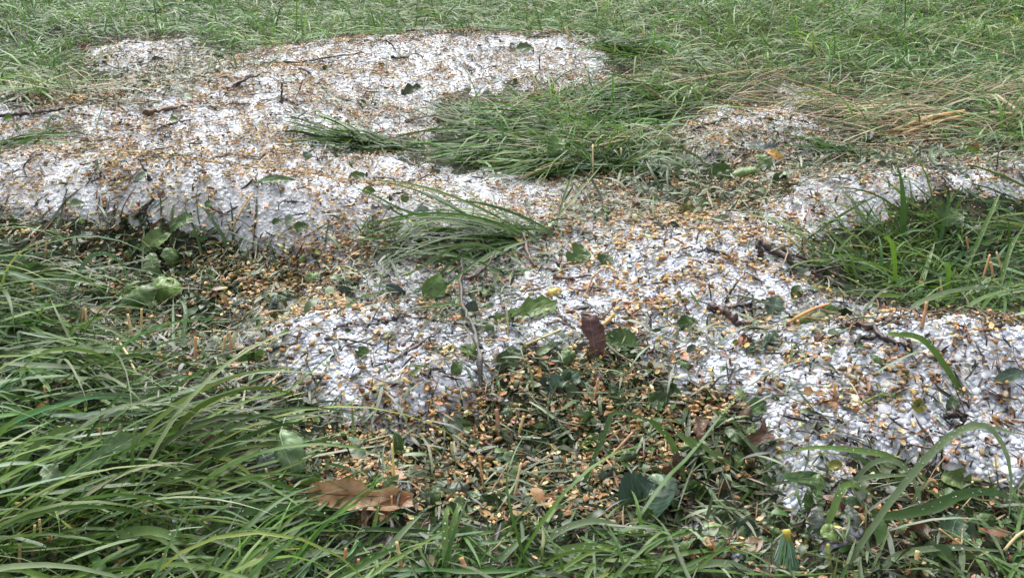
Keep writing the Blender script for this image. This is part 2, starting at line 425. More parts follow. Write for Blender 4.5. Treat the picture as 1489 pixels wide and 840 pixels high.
def inst(TV, TF, P, RM, S, T, jit=0.0):
    """copies of a small template at P, as raw arrays"""
    n, k = len(P), len(TV)
    V = TV[None] * S[:, None, :]
    if jit: V = V * (1 + rng.normal(0, jit, (n, k, 1)))
    V = np.einsum('nij,nkj->nki', RM, V) + P[:, None, :]
    F = TF[None] + (np.arange(n) * k)[:, None, None]
    return V.reshape(-1, 3), F.reshape(-1, TF.shape[1]), np.repeat(T, k, 0)
def ico(sub):
    import bmesh
    bm = bmesh.new(); bmesh.ops.create_icosphere(bm, subdivisions=sub, radius=1)
    V = np.array([v.co[:] for v in bm.verts]); F = np.array([[v.index for v in f.verts] for f in bm.faces]); bm.free()
    return V, F
I1, I2, I3 = ico(1), ico(2), ico(3)
def inview(x, y, z, mx=170, top=-100, bot=1000):
    u, v, zc = project(x, y, z)
    mx = np.maximum(mx, FPX * .42 / zc)          # and nearly half a metre beside the frame
    return (u > -mx) & (u < 1489 + mx) & (v > top) & (v < bot)
def normals_at(x, y, e=0.006):
    gxn = (Hs(x + e, y) - Hs(x - e, y)) / (2 * e); gyn = (Hs(x, y + e) - Hs(x, y - e)) / (2 * e)
    n = np.stack([-gxn, -gyn, np.ones_like(gxn)], -1)
    return n / np.linalg.norm(n, axis=-1, keepdims=True)
def align(RM, n):
    """lean the rotations RM so that their up follows the ground normal n"""
    z = np.array([0, 0, 1.0]); v = np.cross(np.broadcast_to(z, n.shape), n); c = n[:, 2]
    K = np.zeros((len(n), 3, 3)); K[:, 0, 1] = -v[:, 2]; K[:, 0, 2] = v[:, 1]; K[:, 1, 0] = v[:, 2]; K[:, 1, 2] = -v[:, 0]; K[:, 2, 0] = -v[:, 1]; K[:, 2, 1] = v[:, 0]
    Q = np.eye(3)[None] + K + K @ K / (1 + c)[:, None, None]
    return Q @ RM
def scatter(n, x0, x1, y0, y1, persp=0.0):
    """random ground points; persp > 0 packs them towards the camera"""
    x = rng.uniform(x0, x1, n)
    t = rng.uniform(0, 1, n)
    y = y0 + (y1 - y0) * t ** (1 + persp)
    return x, y
def mixcol(cols, n, var=0.12, p=None, r=rng):
    cols = np.array(cols); i = r.choice(len(cols), n, p=p)
    c = cols[i] * np.exp(r.normal(0, var, (n, 1))) * np.exp(r.normal(0, var * .35, (n, 3)))
    return np.clip(c, 0, 0.95)

# ------------------------------------------------------------------ ground sheet out to the horizon
def axis(lo, hi, step, far):
    a = list(np.arange(lo, hi + 1e-6, step)); s = step
    while a[-1] < far: s *= 1.35; a.append(a[-1] + s)
    s = step
    while a[0] > -far: s *= 1.35; a.insert(0, a[0] - s)
    return np.array(a)
ax, ay = axis(-2.4, 2.4, 0.012, 150), axis(0.2, 4.6, 0.012, 150)
AX, AY = np.meshgrid(ax, ay)
inside = (AX > X0) & (AX < X1) & (AY > Y0) & (AY < Y1)
AZ = np.where(inside, Hs(AX, AY), base_height(AX, AY)) + 0.003 * fbm(AX, AY, 60, 2, 77) * (np.abs(AX) < 3)
gi = np.arange(AX.size).reshape(AX.shape)
GF = np.stack([gi[:-1, :-1], gi[:-1, 1:], gi[1:, 1:], gi[1:, :-1]], -1).reshape(-1, 4)
ground = add('ground', raw_mesh('ground', np.stack([AX, AY, AZ], -1).reshape(-1, 3), [GF], None, M_SOIL), kind='structure')
ground['label'] = 'dark wet soil and thatch under the hail and the grass'

# ------------------------------------------------------------------ hail: a bed, a mass of stones, and the 300 nearest stones
hx = np.arange(-2.5, 2.5, 0.008); hy = np.arange(0.35, 3.6, 0.008)
BX, BY = np.meshgrid(hx, hy)
BH = Hs(BX, BY)
bm_ = hail_cover(BX, BY, BH)
BZ = BH + hail_rise(bm_) + 0.0012 * fbm(BX, BY, 120, 2, 3)
bi = np.arange(BX.size).reshape(BX.shape)
BF = np.stack([bi[:-1, :-1], bi[:-1, 1:], bi[1:, 1:], bi[1:, :-1]], -1).reshape(-1, 4)
keep = (bm_.ravel()[BF] > 0.38).any(1)
BF = BF[keep]
used = np.unique(BF); remap = np.zeros(BX.size, int); remap[used] = np.arange(len(used))
acc_hail = Acc()
acc_hail.put(np.stack([BX, BY, BZ], -1).reshape(-1, 3)[used], remap[BF], (np.array([.90, .92, .95]) * np.where(BY.ravel()[used] < 1.0, .96, 1.0)[:, None]))
def hail_points(sp, y0, y1):
    xs = np.arange(-1.9, 1.9, sp); ys = np.arange(y0, y1, sp * .9)
    X, Y = np.meshgrid(xs, ys); X = X + (np.arange(len(ys)) % 2)[:, None] * sp / 2
    X = X + rng.normal(0, sp * .28, X.shape); Y = Y + rng.normal(0, sp * .28, Y.shape)
    X, Y = X.ravel(), Y.ravel(); Z = Hs(X, Y)
    m = hail_cover(X, Y, Z)
    k = (m > 0.45) & inview(X, Y, Z)
    stray = (m <= 0.45) & (m > -0.1) & (rng.uniform(0, 1, len(X)) < 0.10 * (m + .15)) & inview(X, Y, Z)
    k |= stray
    X, Y, Z, m = X[k], Y[k], Z[k], m[k]
    return X, Y, Z + np.maximum(hail_rise(m), -.001) + rng.uniform(-.0007, .0009, len(X)) * (sp / .0048), m
def hail_set(n, size, r=rng):
    d = size * r.lognormal(0, .30, n)
    S = np.stack([d * r.uniform(.85, 1.2, n), d, d * r.uniform(.28, .5, n)], 1)
    T = mixcol([(.91, .92, .95), (.86, .89, .94), (.94, .95, .95), (.72, .78, .84)], n, .04, [.4, .3, .2, .1], r)
    return S, T
near = hail_points(.0043, .38, 1.0)
mid = hail_points(.0050, 1.0, 1.5)
fa = hail_points(.0072, 1.5, 2.9)
HS_near = hail_set(len(near[0]), .0024)
HS_near = (HS_near[0], HS_near[1] * np.array([.93, .95, .99]))      # stones near the camera slightly darker and bluer
HS_mid = hail_set(len(mid[0]), .0026)
HS_far = hail_set(len(fa[0]), .0030)
print('hail', len(near[0]), len(mid[0]), len(fa[0]))
RM_near = align(rotmats(len(near[0]), .32), normals_at(near[0], near[1]))

# ------------------------------------------------------------------ blades of grass, straw and needles
def smooth01(t): t = np.clip(t, 0, 1); return t * t * (3 - 2 * t)
def blades(P, az, el, L, W, bend, K=7, fold=0.25, curl=None, twist=None, lie=0.003, tip=2.2, tint=None, mid=True, root=.5):
    n = len(P)
    t = np.linspace(0, 1, K + 1)
    if curl is None: curl = rng.normal(0, .35, n)
    if twist is None: twist = rng.normal(0, .5, n)
    e = el[:, None] - bend[:, None] * t[None] ** 1.3
    e = np.maximum(e, -1.45)
    a = az[:, None] + curl[:, None] * t[None] ** 1.5
    d = np.stack([np.cos(e) * np.cos(a), np.cos(e) * np.sin(a), np.sin(e)], -1)
    step = (L / K)[:, None, None]
    C = P[:, None, :] + np.concatenate([np.zeros((n, 1, 3)), np.cumsum((d[:, :-1] + d[:, 1:]) / 2 * step, 1)], 1)
    hz = Ht(C[..., 0], C[..., 1]) + lie * (0.4 + rng.uniform(0, 1.2, (n, 1)))
    hz[:, 0] = -9
    C[..., 2] = np.maximum(C[..., 2], hz)
    return ribbon(C, W, fold, twist, tip, tint, mid, root)
def ribbon(C, W, fold, twist, tip=2.2, tint=None, mid=True, root=.5, up=None):
    n, k1, _ = C.shape; K = k1 - 1
    t = np.linspace(0, 1, k1)
    T = np.gradient(C, axis=1); T /= np.linalg.norm(T, axis=2, keepdims=True) + 1e-9
    up = np.array([0, 0, 1.0]) if up is None else up
    S = np.cross(T, up); S /= np.linalg.norm(S, axis=2, keepdims=True) + 1e-6
    Nn = np.cross(S, T)
    tw = twist[:, None] * (0.3 + t[None])
    S2 = S * np.cos(tw)[..., None] + Nn * np.sin(tw)[..., None]; N2 = np.cross(S2, T)
    wv = (root + (1 - root) * smooth01(t * 3)) * (1 - t ** tip) + 0.03
    ww = W[:, None] * wv[None] * .5
    A = C + S2 * ww[..., None]; B = C - S2 * ww[..., None]
    if mid:
        M_ = C - N2 * (ww * fold)[..., None]
        V = np.stack([A, M_, B], 2).reshape(n, -1, 3); m = 3
    else:
        V = np.stack([A, B], 2).reshape(n, -1, 3); m = 2
    q = []
    for i in range(K):
        for j in range(m - 1):
            q.append([i * m + j, i * m + j + 1, (i + 1) * m + j + 1, (i + 1) * m + j])
    F = np.array(q)[None] + (np.arange(n) * (m * k1))[:, None, None]
    TT_ = np.ones((n, 3)) * .1 if tint is None else tint
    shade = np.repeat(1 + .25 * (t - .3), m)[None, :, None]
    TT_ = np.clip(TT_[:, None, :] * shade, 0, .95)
    return V.reshape(-1, 3), F.reshape(-1, 4), np.broadcast_to(TT_, V.shape).reshape(-1, 3)
G_COLS = [(0.0464, 0.1102, 0.0148), (0.0322, 0.0823, 0.0137), (0.0646, 0.1397, 0.0194), (0.0388, 0.0955, 0.0319), (0.1162, 0.1617, 0.0342), (0.0182, 0.0469, 0.0091)]
G_NEAR = [(0.0597, 0.1288, 0.0172), (0.0428, 0.0966, 0.0149), (0.0854, 0.1611, 0.0247), (0.0568, 0.1288, 0.0445), (0.1480, 0.1932, 0.0445), (0.0228, 0.0548, 0.0099)]
G_P = [.28, .24, .18, .14, .06, .10]
G_FAR = [(0.0836, 0.1833, 0.0314), (0.0657, 0.1480, 0.0287), (0.1134, 0.2255, 0.0417), (0.0897, 0.1903, 0.0679), (0.2031, 0.2396, 0.0835), (0.0417, 0.0987, 0.0209)]
S_COLS = [(0.2890, 0.2296, 0.1200), (0.2210, 0.1558, 0.0720), (0.3570, 0.3034, 0.1840), (0.1530, 0.0984, 0.0480)]

def grass_points(n, x0, x1, y0, y1, thr=.5, extra=None):
    x, y = scatter(n, x0, x1, y0, y1)
    z = Hs(x, y); u, v, _ = project(x, y, z)
    g = samp(GRASSB, u, v) + .42 * fbm(x, y, 13, 3, 55)
    k = (g > thr) & inview(x, y, z, 420, -200, 1150)
    if extra is not None: k &= extra(x, y, u, v)
    return x[k], y[k], z[k]
acc = Acc()
NB = 0
def sow(x, y, z, az, azs, el, els, L, Ls, W, bend, cols, p, K=6, mid=False, lie=.004, hfrac=1.0):
    global NB
    n = len(x)
    if n == 0: return
    NB += n
    clump = fbm(x, y, 5.0, 3, 91)
    clump2 = fbm(x, y, 9.0, 2, 97)
    a = az + clump * 1.3 + rng.normal(0, azs, n)
    e = np.clip(el + clump2 * .45 + rng.normal(0, els, n), .05, 1.5)
    l = L * rng.lognormal(0, Ls, n).clip(.3, 1.75) * (1 + .35 * clump2)
    P = np.stack([x, y, z - .004], -1)
    c = mixcol(cols, n, .16, p) * (1 + .30 * clump[:, None]) * np.array([1.0, 1.0, 1.0])
    c = np.clip(c * np.stack([1 + .25 * clump2, np.ones(n), 1 - .2 * clump2], -1), .01, .6)
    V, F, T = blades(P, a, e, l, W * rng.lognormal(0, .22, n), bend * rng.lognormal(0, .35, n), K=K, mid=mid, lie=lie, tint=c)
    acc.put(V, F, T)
PI = math.pi
# field behind: combed, wet, pale
x, y, z = grass_points(66000, -2.6, 2.6, 1.35, 4.6)
s = rng.uniform(0, 1, len(x)); q = s < .55
sow(x[q], y[q], z[q], PI * .98, .8, .72, .3, .120, .3, .0034, 1.9, G_FAR, G_P, K=6, lie=.012)
q = ~q & (s < .85)
sow(x[q], y[q], z[q], .15, .9, .75, .3, .110, .3, .0034, 1.9, G_FAR, G_P, K=6, lie=.010)
q = s >= .85
sow(x[q], y[q], z[q], -1.4, 1.4, .95, .3, .06, .3, .0036, .9, G_FAR, G_P, K=5, lie=.008)
# beyond the frame
xx, yy = scatter(16000, -6, 6, 4.6, 8.3); zz = Hs(xx, yy)
sow(xx, yy, zz, PI, 1.4, .9, .3, .10, .3, .007, 1.6, G_FAR, G_P, K=4, lie=.01)
# low turf between
x, y, z = grass_points(24000, -2.2, 2.2, .3, 1.6)
sow(x, y, z, 0, 2.5, .5, .4, .035, .4, .0026, .8, G_COLS, G_P, K=4, lie=.003)
x, y = scatter(150000, -1.9, 1.9, .3, 3.2); z = Hs(x, y); u, v, _ = project(x, y, z)
q = (hail_cover(x, y, z) < .3) & inview(x, y, z) & (rng.uniform(0, 1, len(x)) < .55)
x, y, z = x[q], y[q], z[q]
sow(x, y, z, 0, 2.5, .35, .35, .026, .4, .0021, .6, [(.034, .072, .014), (.022, .045, .010), (.05, .10, .022), (.065, .08, .022)], None, K=3, lie=.003)
# foreground, long blades bent over to the right
def FG(x, y, u, v):
    g = samp(GRASS, u, v)
    return (v > 330) & (u < 1000) & (rng.uniform(0, 1, len(u)) < np.where(v < 690, np.clip(g * 2.0 - 1.15, 0.02, 1), 1))
x, y, z = grass_points(15500, -1.25, .45, .22, 1.2, extra=lambda x, y, u, v: FG(x, y, u, v) & ((u < 480) | (v < 880)))
u, v, _ = project(x, y, z); q = rng.uniform(0, 1, len(x)) < np.where((v > 690) & (u > 330), .07, .42)
sow(x[q], y[q], z[q], .1, .4, .62, .26, .150, .28, .0040, 1.8, G_NEAR, G_P, K=9, mid=True, lie=.012)
sow(x[~q], y[~q], z[~q], .3, 1.3, .55, .3, .060, .35, .0030, 1.6, G_NEAR, G_P, K=7, mid=True, lie=.007)
FR = lambda x, y, u, v: (v > 780) & (u >= 960)
x, y, z = grass_points(1700, .1, 1.2, .22, .8, extra=FR)
sow(x, y, z, .4, 1.1, .4, .3, .060, .3, .0036, 1.7, G_COLS, G_P, K=8, mid=True, lie=.008)
x, y, z = grass_points(620, -1.2, .2, .22, .95, extra=lambda x, y, u, v: FG(x, y, u, v) & (u < 400) & ((v < 640) | (u < 250) | (v > 850)))
sow(x, y, z, .1, .45, .75, .22, .150, .2, .0050, 2.0, [(.17, .24, .13), (.14, .23, .06), (.20, .27, .17), (.12, .20, .05)], None, K=11, mid=True, lie=.018)  # wet highlights put into the tint of a few broad pale blades
# the two tufts that lie over the hail, centre and right
FM = lambda x, y, u, v: (v > 125) & (v < 275) & (u > 590) & (u < 1000)
x, y, z = grass_points(9500, -.5, .6, 1.15, 2.1, extra=FM)
q = rng.uniform(0, 1, len(x)) < .7
sow(x[q], y[q], z[q], PI * 1.0, .45, .22, .14, .105, .3, .0038, .9, G_COLS, G_P, K=8, mid=True, lie=.014)
sow(x[~q], y[~q], z[~q], .1, 1.0, .30, .25, .07, .35, .0034, 1.0, G_COLS, G_P, K=7, mid=True, lie=.010)
FT = lambda x, y, u, v: (v > 265) & (v < 480) & (u > 1120)
x, y, z = grass_points(6800, .25, 1.9, .75, 1.5, extra=FT)
q = rng.uniform(0, 1, len(x)) < .45
sow(x[q], y[q], z[q], PI * .95, .7, .50, .3, .11, .28, .0042, 1.5, G_NEAR, G_P, K=8, mid=True, lie=.010)
sow(x[~q], y[~q], z[~q], .6, 1.6, .6, .35, .06, .3, .0040, 1.2, G_COLS, G_P, K=7, mid=True, lie=.008)
print('blades', NB)
grass_me = acc.mesh('grass', M_GRASS)
add('grass', grass_me, kind='stuff', label='wet green grass, combed flat by the storm', cat='grass')

# dry hay mixed into it
ah = Acc()
x, y = scatter(60000, -2.2, 2.2, .9, 3.6); z = Hs(x, y); u, v, _ = project(x, y, z)
k = (samp(HAY, u, v) * (0.62 + .6 * fbm(x, y, 7, 3, 61)) > rng.uniform(.05, 1, len(x))) & inview(x, y, z, 250)
x, y, z = x[k], y[k], z[k]; n = len(x)
V, F, T = blades(np.stack([x, y, z + rng.uniform(.004, .03, n)], -1), rng.choice([0, PI], n) + rng.normal(0, .45, n), rng.normal(.12, .2, n), .09 * rng.lognormal(0, .4, n), .0019 * rng.lognormal(0, .3, n), rng.uniform(0, .8, n), K=4, lie=.012, mid=False, tint=mixcol(S_COLS, n, .2))
ah.put(V, F, T)
def clumps(x, y): return np.clip(fbm(x, y, 9, 3, 131) * 1.6 - .25, 0, 1)
# short cut stems and stubble lying in the litter
x, y = scatter(150000, -1.9, 1.9, .3, 3.0); z = Ht(x, y); u, v, _ = project(x, y, z)
lit = np.clip(samp(LITTER, u, v), 0, 1)
k = (lit * .24 + .035 + .14 * clumps(x, y) > rng.uniform(0, 1, len(x))) & inview(x, y, z)
x, y, z = x[k], y[k], z[k]; n = len(x)
V, F, T = blades(np.stack([x, y, z + rng.uniform(.002, .008, n)], -1), rng.uniform(0, 2 * PI, n), rng.normal(.08, .22, n), .020 * rng.lognormal(0, .5, n), .0012 * rng.lognormal(0, .3, n), rng.uniform(0, .9, n), K=3, lie=.003, mid=False, tint=mixcol(S_COLS + [(.12, .06, .03)], n, .25))
ah.put(V, F, T)
add('hay', ah.mesh('hay', M_STRAW), kind='stuff', label='dry hay strands and chopped straw', cat='hay')

# green litter: chopped blades and scraps of leaf
al = Acc()
x, y = scatter(320000, -1.9, 1.9, .3, 3.0); z = Ht(x, y); u, v, _ = project(x, y, z)
lit = np.clip(samp(LITTER, u, v), 0, 1)
k = (lit * .46 + .012 + .14 * clumps(x, y) > rng.uniform(0, 1, len(x))) & inview(x, y, z)
x, y, z = x[k], y[k], z[k]; n = len(x)
L_COLS = [(0.0243, 0.0530, 0.0089), (0.0170, 0.0363, 0.0070), (0.0413, 0.0781, 0.0144), (0.0486, 0.0670, 0.0159), (0.0146, 0.0251, 0.0064), (0.0778, 0.1228, 0.0477)]
V, F, T = blades(np.stack([x, y, z + rng.uniform(.002, .010, n)], -1), rng.uniform(0, 2 * PI, n), rng.normal(.15, .3, n), .024 * rng.lognormal(0, .5, n), .0022 * rng.lognormal(0, .35, n), rng.uniform(0, 1.2, n), K=4, lie=.003, mid=False, tip=4, tint=mixcol(L_COLS, n, .25))
al.put(V, F, T)
# leaf scraps: small curled plates
def scrap_template(seed, m=5):
    r = np.random.default_rng(seed)
    V, F = [], []
    for i in range(m):
        for j in range(4):
            u_ = i / (m - 1) - .5; v_ = (j / 3 - .5) * math.sqrt(max(0.05, 1 - (2 * u_) ** 2)) * (1 + r.normal(0, .15))
            V.append((u_ + r.normal(0, .04), v_ * .75, .18 * math.sin(u_ * 3 + seed) + .35 * v_ * v_ * r.uniform(-1, 1.2)))
    for i in range(m - 1):
        for j in range(3):
            a = i * 4 + j; F.append((a, a + 1, a + 5, a + 4))
    return np.array(V), np.array(F)
x, y = scatter(150000, -1.9, 1.9, .3, 3.0); z = Ht(x, y); u, v, _ = project(x, y, z)
lit = np.clip(samp(LITTER, u, v), 0, 1)
k = (lit * .36 + .012 + .09 * clumps(x, y) > rng.uniform(0, 1, len(x))) & inview(x, y, z)
x, y, z = x[k], y[k], z[k]
for s_ in range(5):
    sl = slice(s_, None, 5); n = len(x[sl]); TV, TF = scrap_template(s_)
    L = (.0085 * rng.lognormal(0, .45, n)).clip(0, .019); S = np.stack([L, L * rng.uniform(.5, 1, n), L], 1)
    Tn = mixcol(L_COLS + [(.13, .07, .03), (.22, .11, .04)], n, .25, [.25, .2, .17, .05, .1, .06, .1, .07])
    al.put(*inst(TV, TF, np.stack([x[sl], y[sl], z[sl] + rng.uniform(.004, .011, n)], -1), rotmats(n, .5), S, Tn))
add('litter', al.mesh('litter', M_LITTER), kind='stuff', label='chopped grass and leaf scraps', cat='litter')

# ------------------------------------------------------------------ husks
def husk_template(sub, seed):
    r = np.random.default_rng(seed)
    V, F = (I1 if sub == 1 else I2); V = V.copy()
    V[:, 0] *= 1.0; t = V[:, 0]
    sc = 1 - .28 * t; V[:, 1] *= .52 * sc; V[:, 2] *= .46 * sc
    V[:, 2] += .16 * t * t * r.uniform(-1, 1)
    V += r.normal(0, .06, V.shape); V[:, 1] += .18 * V[:, 0] ** 2 * r.normal(0, 1)
    return V, F
def scale_template(seed):
    r = np.random.default_rng(seed); V, F = [], []
    for i in range(5):
        for j in range(4):
            u_ = i / 4 * 2 - 1; w_ = .5 * math.sqrt(max(.04, 1 - u_ * u_)); v_ = (j / 3 * 2 - 1)
            V.append((u_, v_ * w_, .4 * (v_ * v_) * r.uniform(.5, 1.3) * w_ + .22 * u_ * u_ + r.normal(0, .04)))
    for i in range(4):
        for j in range(3):
            a = i * 4 + j; F.append((a, a + 1, a + 5, a + 4))
    return np.array(V), np.array(F)
H_COLS = [(0.4388, 0.2825, 0.1245), (0.4956, 0.3643, 0.1869), (0.3680, 0.2007, 0.0761), (0.1699, 0.0817, 0.0346), (0.5239, 0.4459, 0.2767), (0.2690, 0.1784, 0.0900)]
H_P = [.24, .24, .16, .12, .12, .12]
def husk_points(n, y0, y1, k0):
    x, y = scatter(n, -1.8, 1.8, y0, y1)
    z = Hs(x, y); u, v, _ = project(x, y, z)
    c = hail_cover(x, y, z)
    lit = np.clip(samp(LITTER, u, v), 0, 1)
    d = samp(HUSK, u, v) * np.clip(1 + 1.6 * fbm(x, y, 13, 3, 71) + 1.9 * fbm(x, y, 45, 2, 73), 0.06, 3.5)
    d = np.where((c > .3) | (lit > .4), d, d * .12)
    k = (d * k0 > rng.uniform(0, 1, n)) & inview(x, y, z)
    x, y, z, c = x[k], y[k], z[k], c[k]
    return x, y, z + np.maximum(hail_rise(c), 0) + .0012
hn = husk_points(330000, .36, 1.15, .235)
hf = husk_points(760000, 1.15, 2.95, .27)
print('husks', len(hn[0]), len(hf[0]))
ahk = Acc()
nf = len(hf[0]); TV, TF = husk_template(1, 5); c_ = mixcol(H_COLS, nf, .22, H_P)
sl = rng.uniform(0, 1, nf) < .55
L = (.0025 * rng.lognormal(0, .32, nf)).clip(0, .0045)
P = np.stack([hf[0], hf[1], hf[2] + .0022 + rng.uniform(0, .003, nf)], -1)
ahk.put(*inst(TV, TF, P[sl], rotmats(int(sl.sum()), .35), np.repeat(L[sl][:, None], 3, 1), c_[sl]))
TV, TF = scale_template(3); ns = ~sl
ahk.put(*inst(TV, TF, P[ns], rotmats(int(ns.sum()), .45), np.repeat(L[ns][:, None], 3, 1), c_[ns] * .95))
# near husks: kept as points first, the ones that show largest become objects
nn = len(hn[0])
HL = (.0028 * rng.lognormal(0, .36, nn)).clip(0, .0046)
HP = np.stack([hn[0], hn[1], hn[2] + .0028 + rng.uniform(0, .0045, nn)], -1)
HR = rotmats(nn, .4)
HC = mixcol(H_COLS, nn, .27, H_P)
HK = rng.choice(6, nn, p=[.12, .12, .12, .10, .27, .27])     # 0-3 plump husks, 4-5 open scales
HT = [husk_template(2, s_) for s_ in (1, 2, 3, 4)] + [scale_template(s_) for s_ in (7, 8)]

# ------------------------------------------------------------------ dark needles and crumbs
ad = Acc()
x, y = scatter(620000, -1.8, 1.8, .36, 2.95); z = Hs(x, y); u, v, _ = project(x, y, z)
c = hail_cover(x, y, z)
d = (samp(HUSK, u, v) * .5 + .45) * (1 + .8 * fbm(x, y, 11, 3, 81))
d = np.where(c > .25, d, d * .4)
k = (d * (.23 - .12 * (y > 1.1)) > rng.uniform(0, 1, len(x))) & inview(x, y, z)
x, y, z, c = x[k], y[k], z[k], c[k]; n = len(x)
print('needles', n)
D_COLS = [(.030, .018, .012), (.06, .032, .018), (.035, .04, .02), (.13, .065, .03), (.02, .02, .018)]
V, F, T = blades(np.stack([x, y, z + np.maximum(hail_rise(c), 0) + .0012 + rng.uniform(.002, .006, n)], -1), rng.uniform(0, 2 * PI, n), rng.normal(.0, .12, n), .0095 * rng.lognormal(0, .6, n).clip(0, 3.2), .00160 * rng.lognormal(0, .5, n).clip(0, 2.5), rng.normal(.0, .12, n), curl=rng.normal(0, .3, n), K=3, lie=.0045, mid=True, fold=.9, tip=5, tint=mixcol(D_COLS, n, .25), root=.8)
ad.put(V, F, T)
i_ = rng.choice(n, n // 14)
m_ = len(i_)
V, F, T = blades(np.stack([x[i_], y[i_], z[i_] + .005], -1), rng.uniform(0, 2 * PI, m_), rng.normal(.03, .1, m_), .026 * rng.lognormal(0, .35, m_), .0021 * rng.lognormal(0, .3, m_), rng.normal(.0, .15, m_), curl=rng.normal(0, .5, m_), K=6, lie=.006, mid=True, fold=1., tip=6, tint=mixcol(D_COLS, m_, .25), root=.8)
ad.put(V, F, T)
n2 = n // 4; TV, TF = I1
S = (.0012 * rng.lognormal(0, .45, (n2, 3))).clip(0, .003); i_ = rng.choice(n, n2)
ad.put(*inst(TV, TF, np.stack([x[i_] + rng.normal(0, .01, n2), y[i_] + rng.normal(0, .01, n2), z[i_] + .005], -1), rotmats(n2, 1), S, mixcol(D_COLS, n2, .3), .15))
add('needles', ad.mesh('needles', M_DARK), kind='stuff', label='dark spruce needles and crumbs of bark', cat='needles')

# ================================================================== single things
hr = np.random.default_rng(5)
def spline(P, n):
    P = np.asarray(P, float); m = len(P)
    if m == 2: return P[0] + (P[1] - P[0]) * np.linspace(0, 1, n)[:, None]
    Q = np.vstack([2 * P[0] - P[1], P, 2 * P[-1] - P[-2]])
    out = []
    for t in np.linspace(0, m - 1 - 1e-6, n):
        i = int(t); f = t - i; a, b, c, d = Q[i:i + 4]
        out.append(.5 * ((2 * b) + (c - a) * f + (2 * a - 5 * b + 4 * c - d) * f * f + (3 * b - a - 3 * c + d) * f ** 3))
    return np.array(out)
def raise_over(C, lift):
    h = Ht(C[:, 0], C[:, 1]) + lift
    C = C.copy(); C[:, 2] = np.maximum(C[:, 2], h); return C

# ---- long blades of grass, one by one: (outline in the photograph, width in mm, tint, label)
def one_blade(px, wmm, tint, label, dd=None, k=.5, n=16, fold=.3, tw=0., up=0.0, grp=None):
    a = at(*px[0]); d0 = depth(a); d1 = depth(at(*px[-1])); m = len(px)
    if dd: d0, d1, k = dd[0], dd[1], 1.0; a = at_depth(px[0][0], px[0][1], d0)
    P = [at_depth(x_, y_, d0 + (d1 - d0) * k * i / (m - 1)) for i, (x_, y_) in enumerate(px)]
    C = spline(P, n); C = raise_over(C, np.linspace(-.002, .006, n))
    toc = np.array([0, 0, CAMZ]) - a; toc /= np.linalg.norm(toc); toc = toc + np.array([0, 0, .55]); toc /= np.linalg.norm(toc)
    V, F, T = ribbon((C - a)[None], np.array([wmm * .001]), fold, np.array([tw]), 3.0, np.array([tint]), True, .7, up=toc)
    o = add('bent_grass', raw_mesh('bent_grass', V, [F], T, M_GRASS), loc=Vector(a), label=label, cat='grass blade', group=grp, kind='thing')
    BLADES.append(C)
    return o
BLADES = []
GA, GB, GC, GD, GE = (.10, .19, .035), (.13, .22, .06), (.075, .15, .045), (.17, .24, .12), (.09, .17, .07)
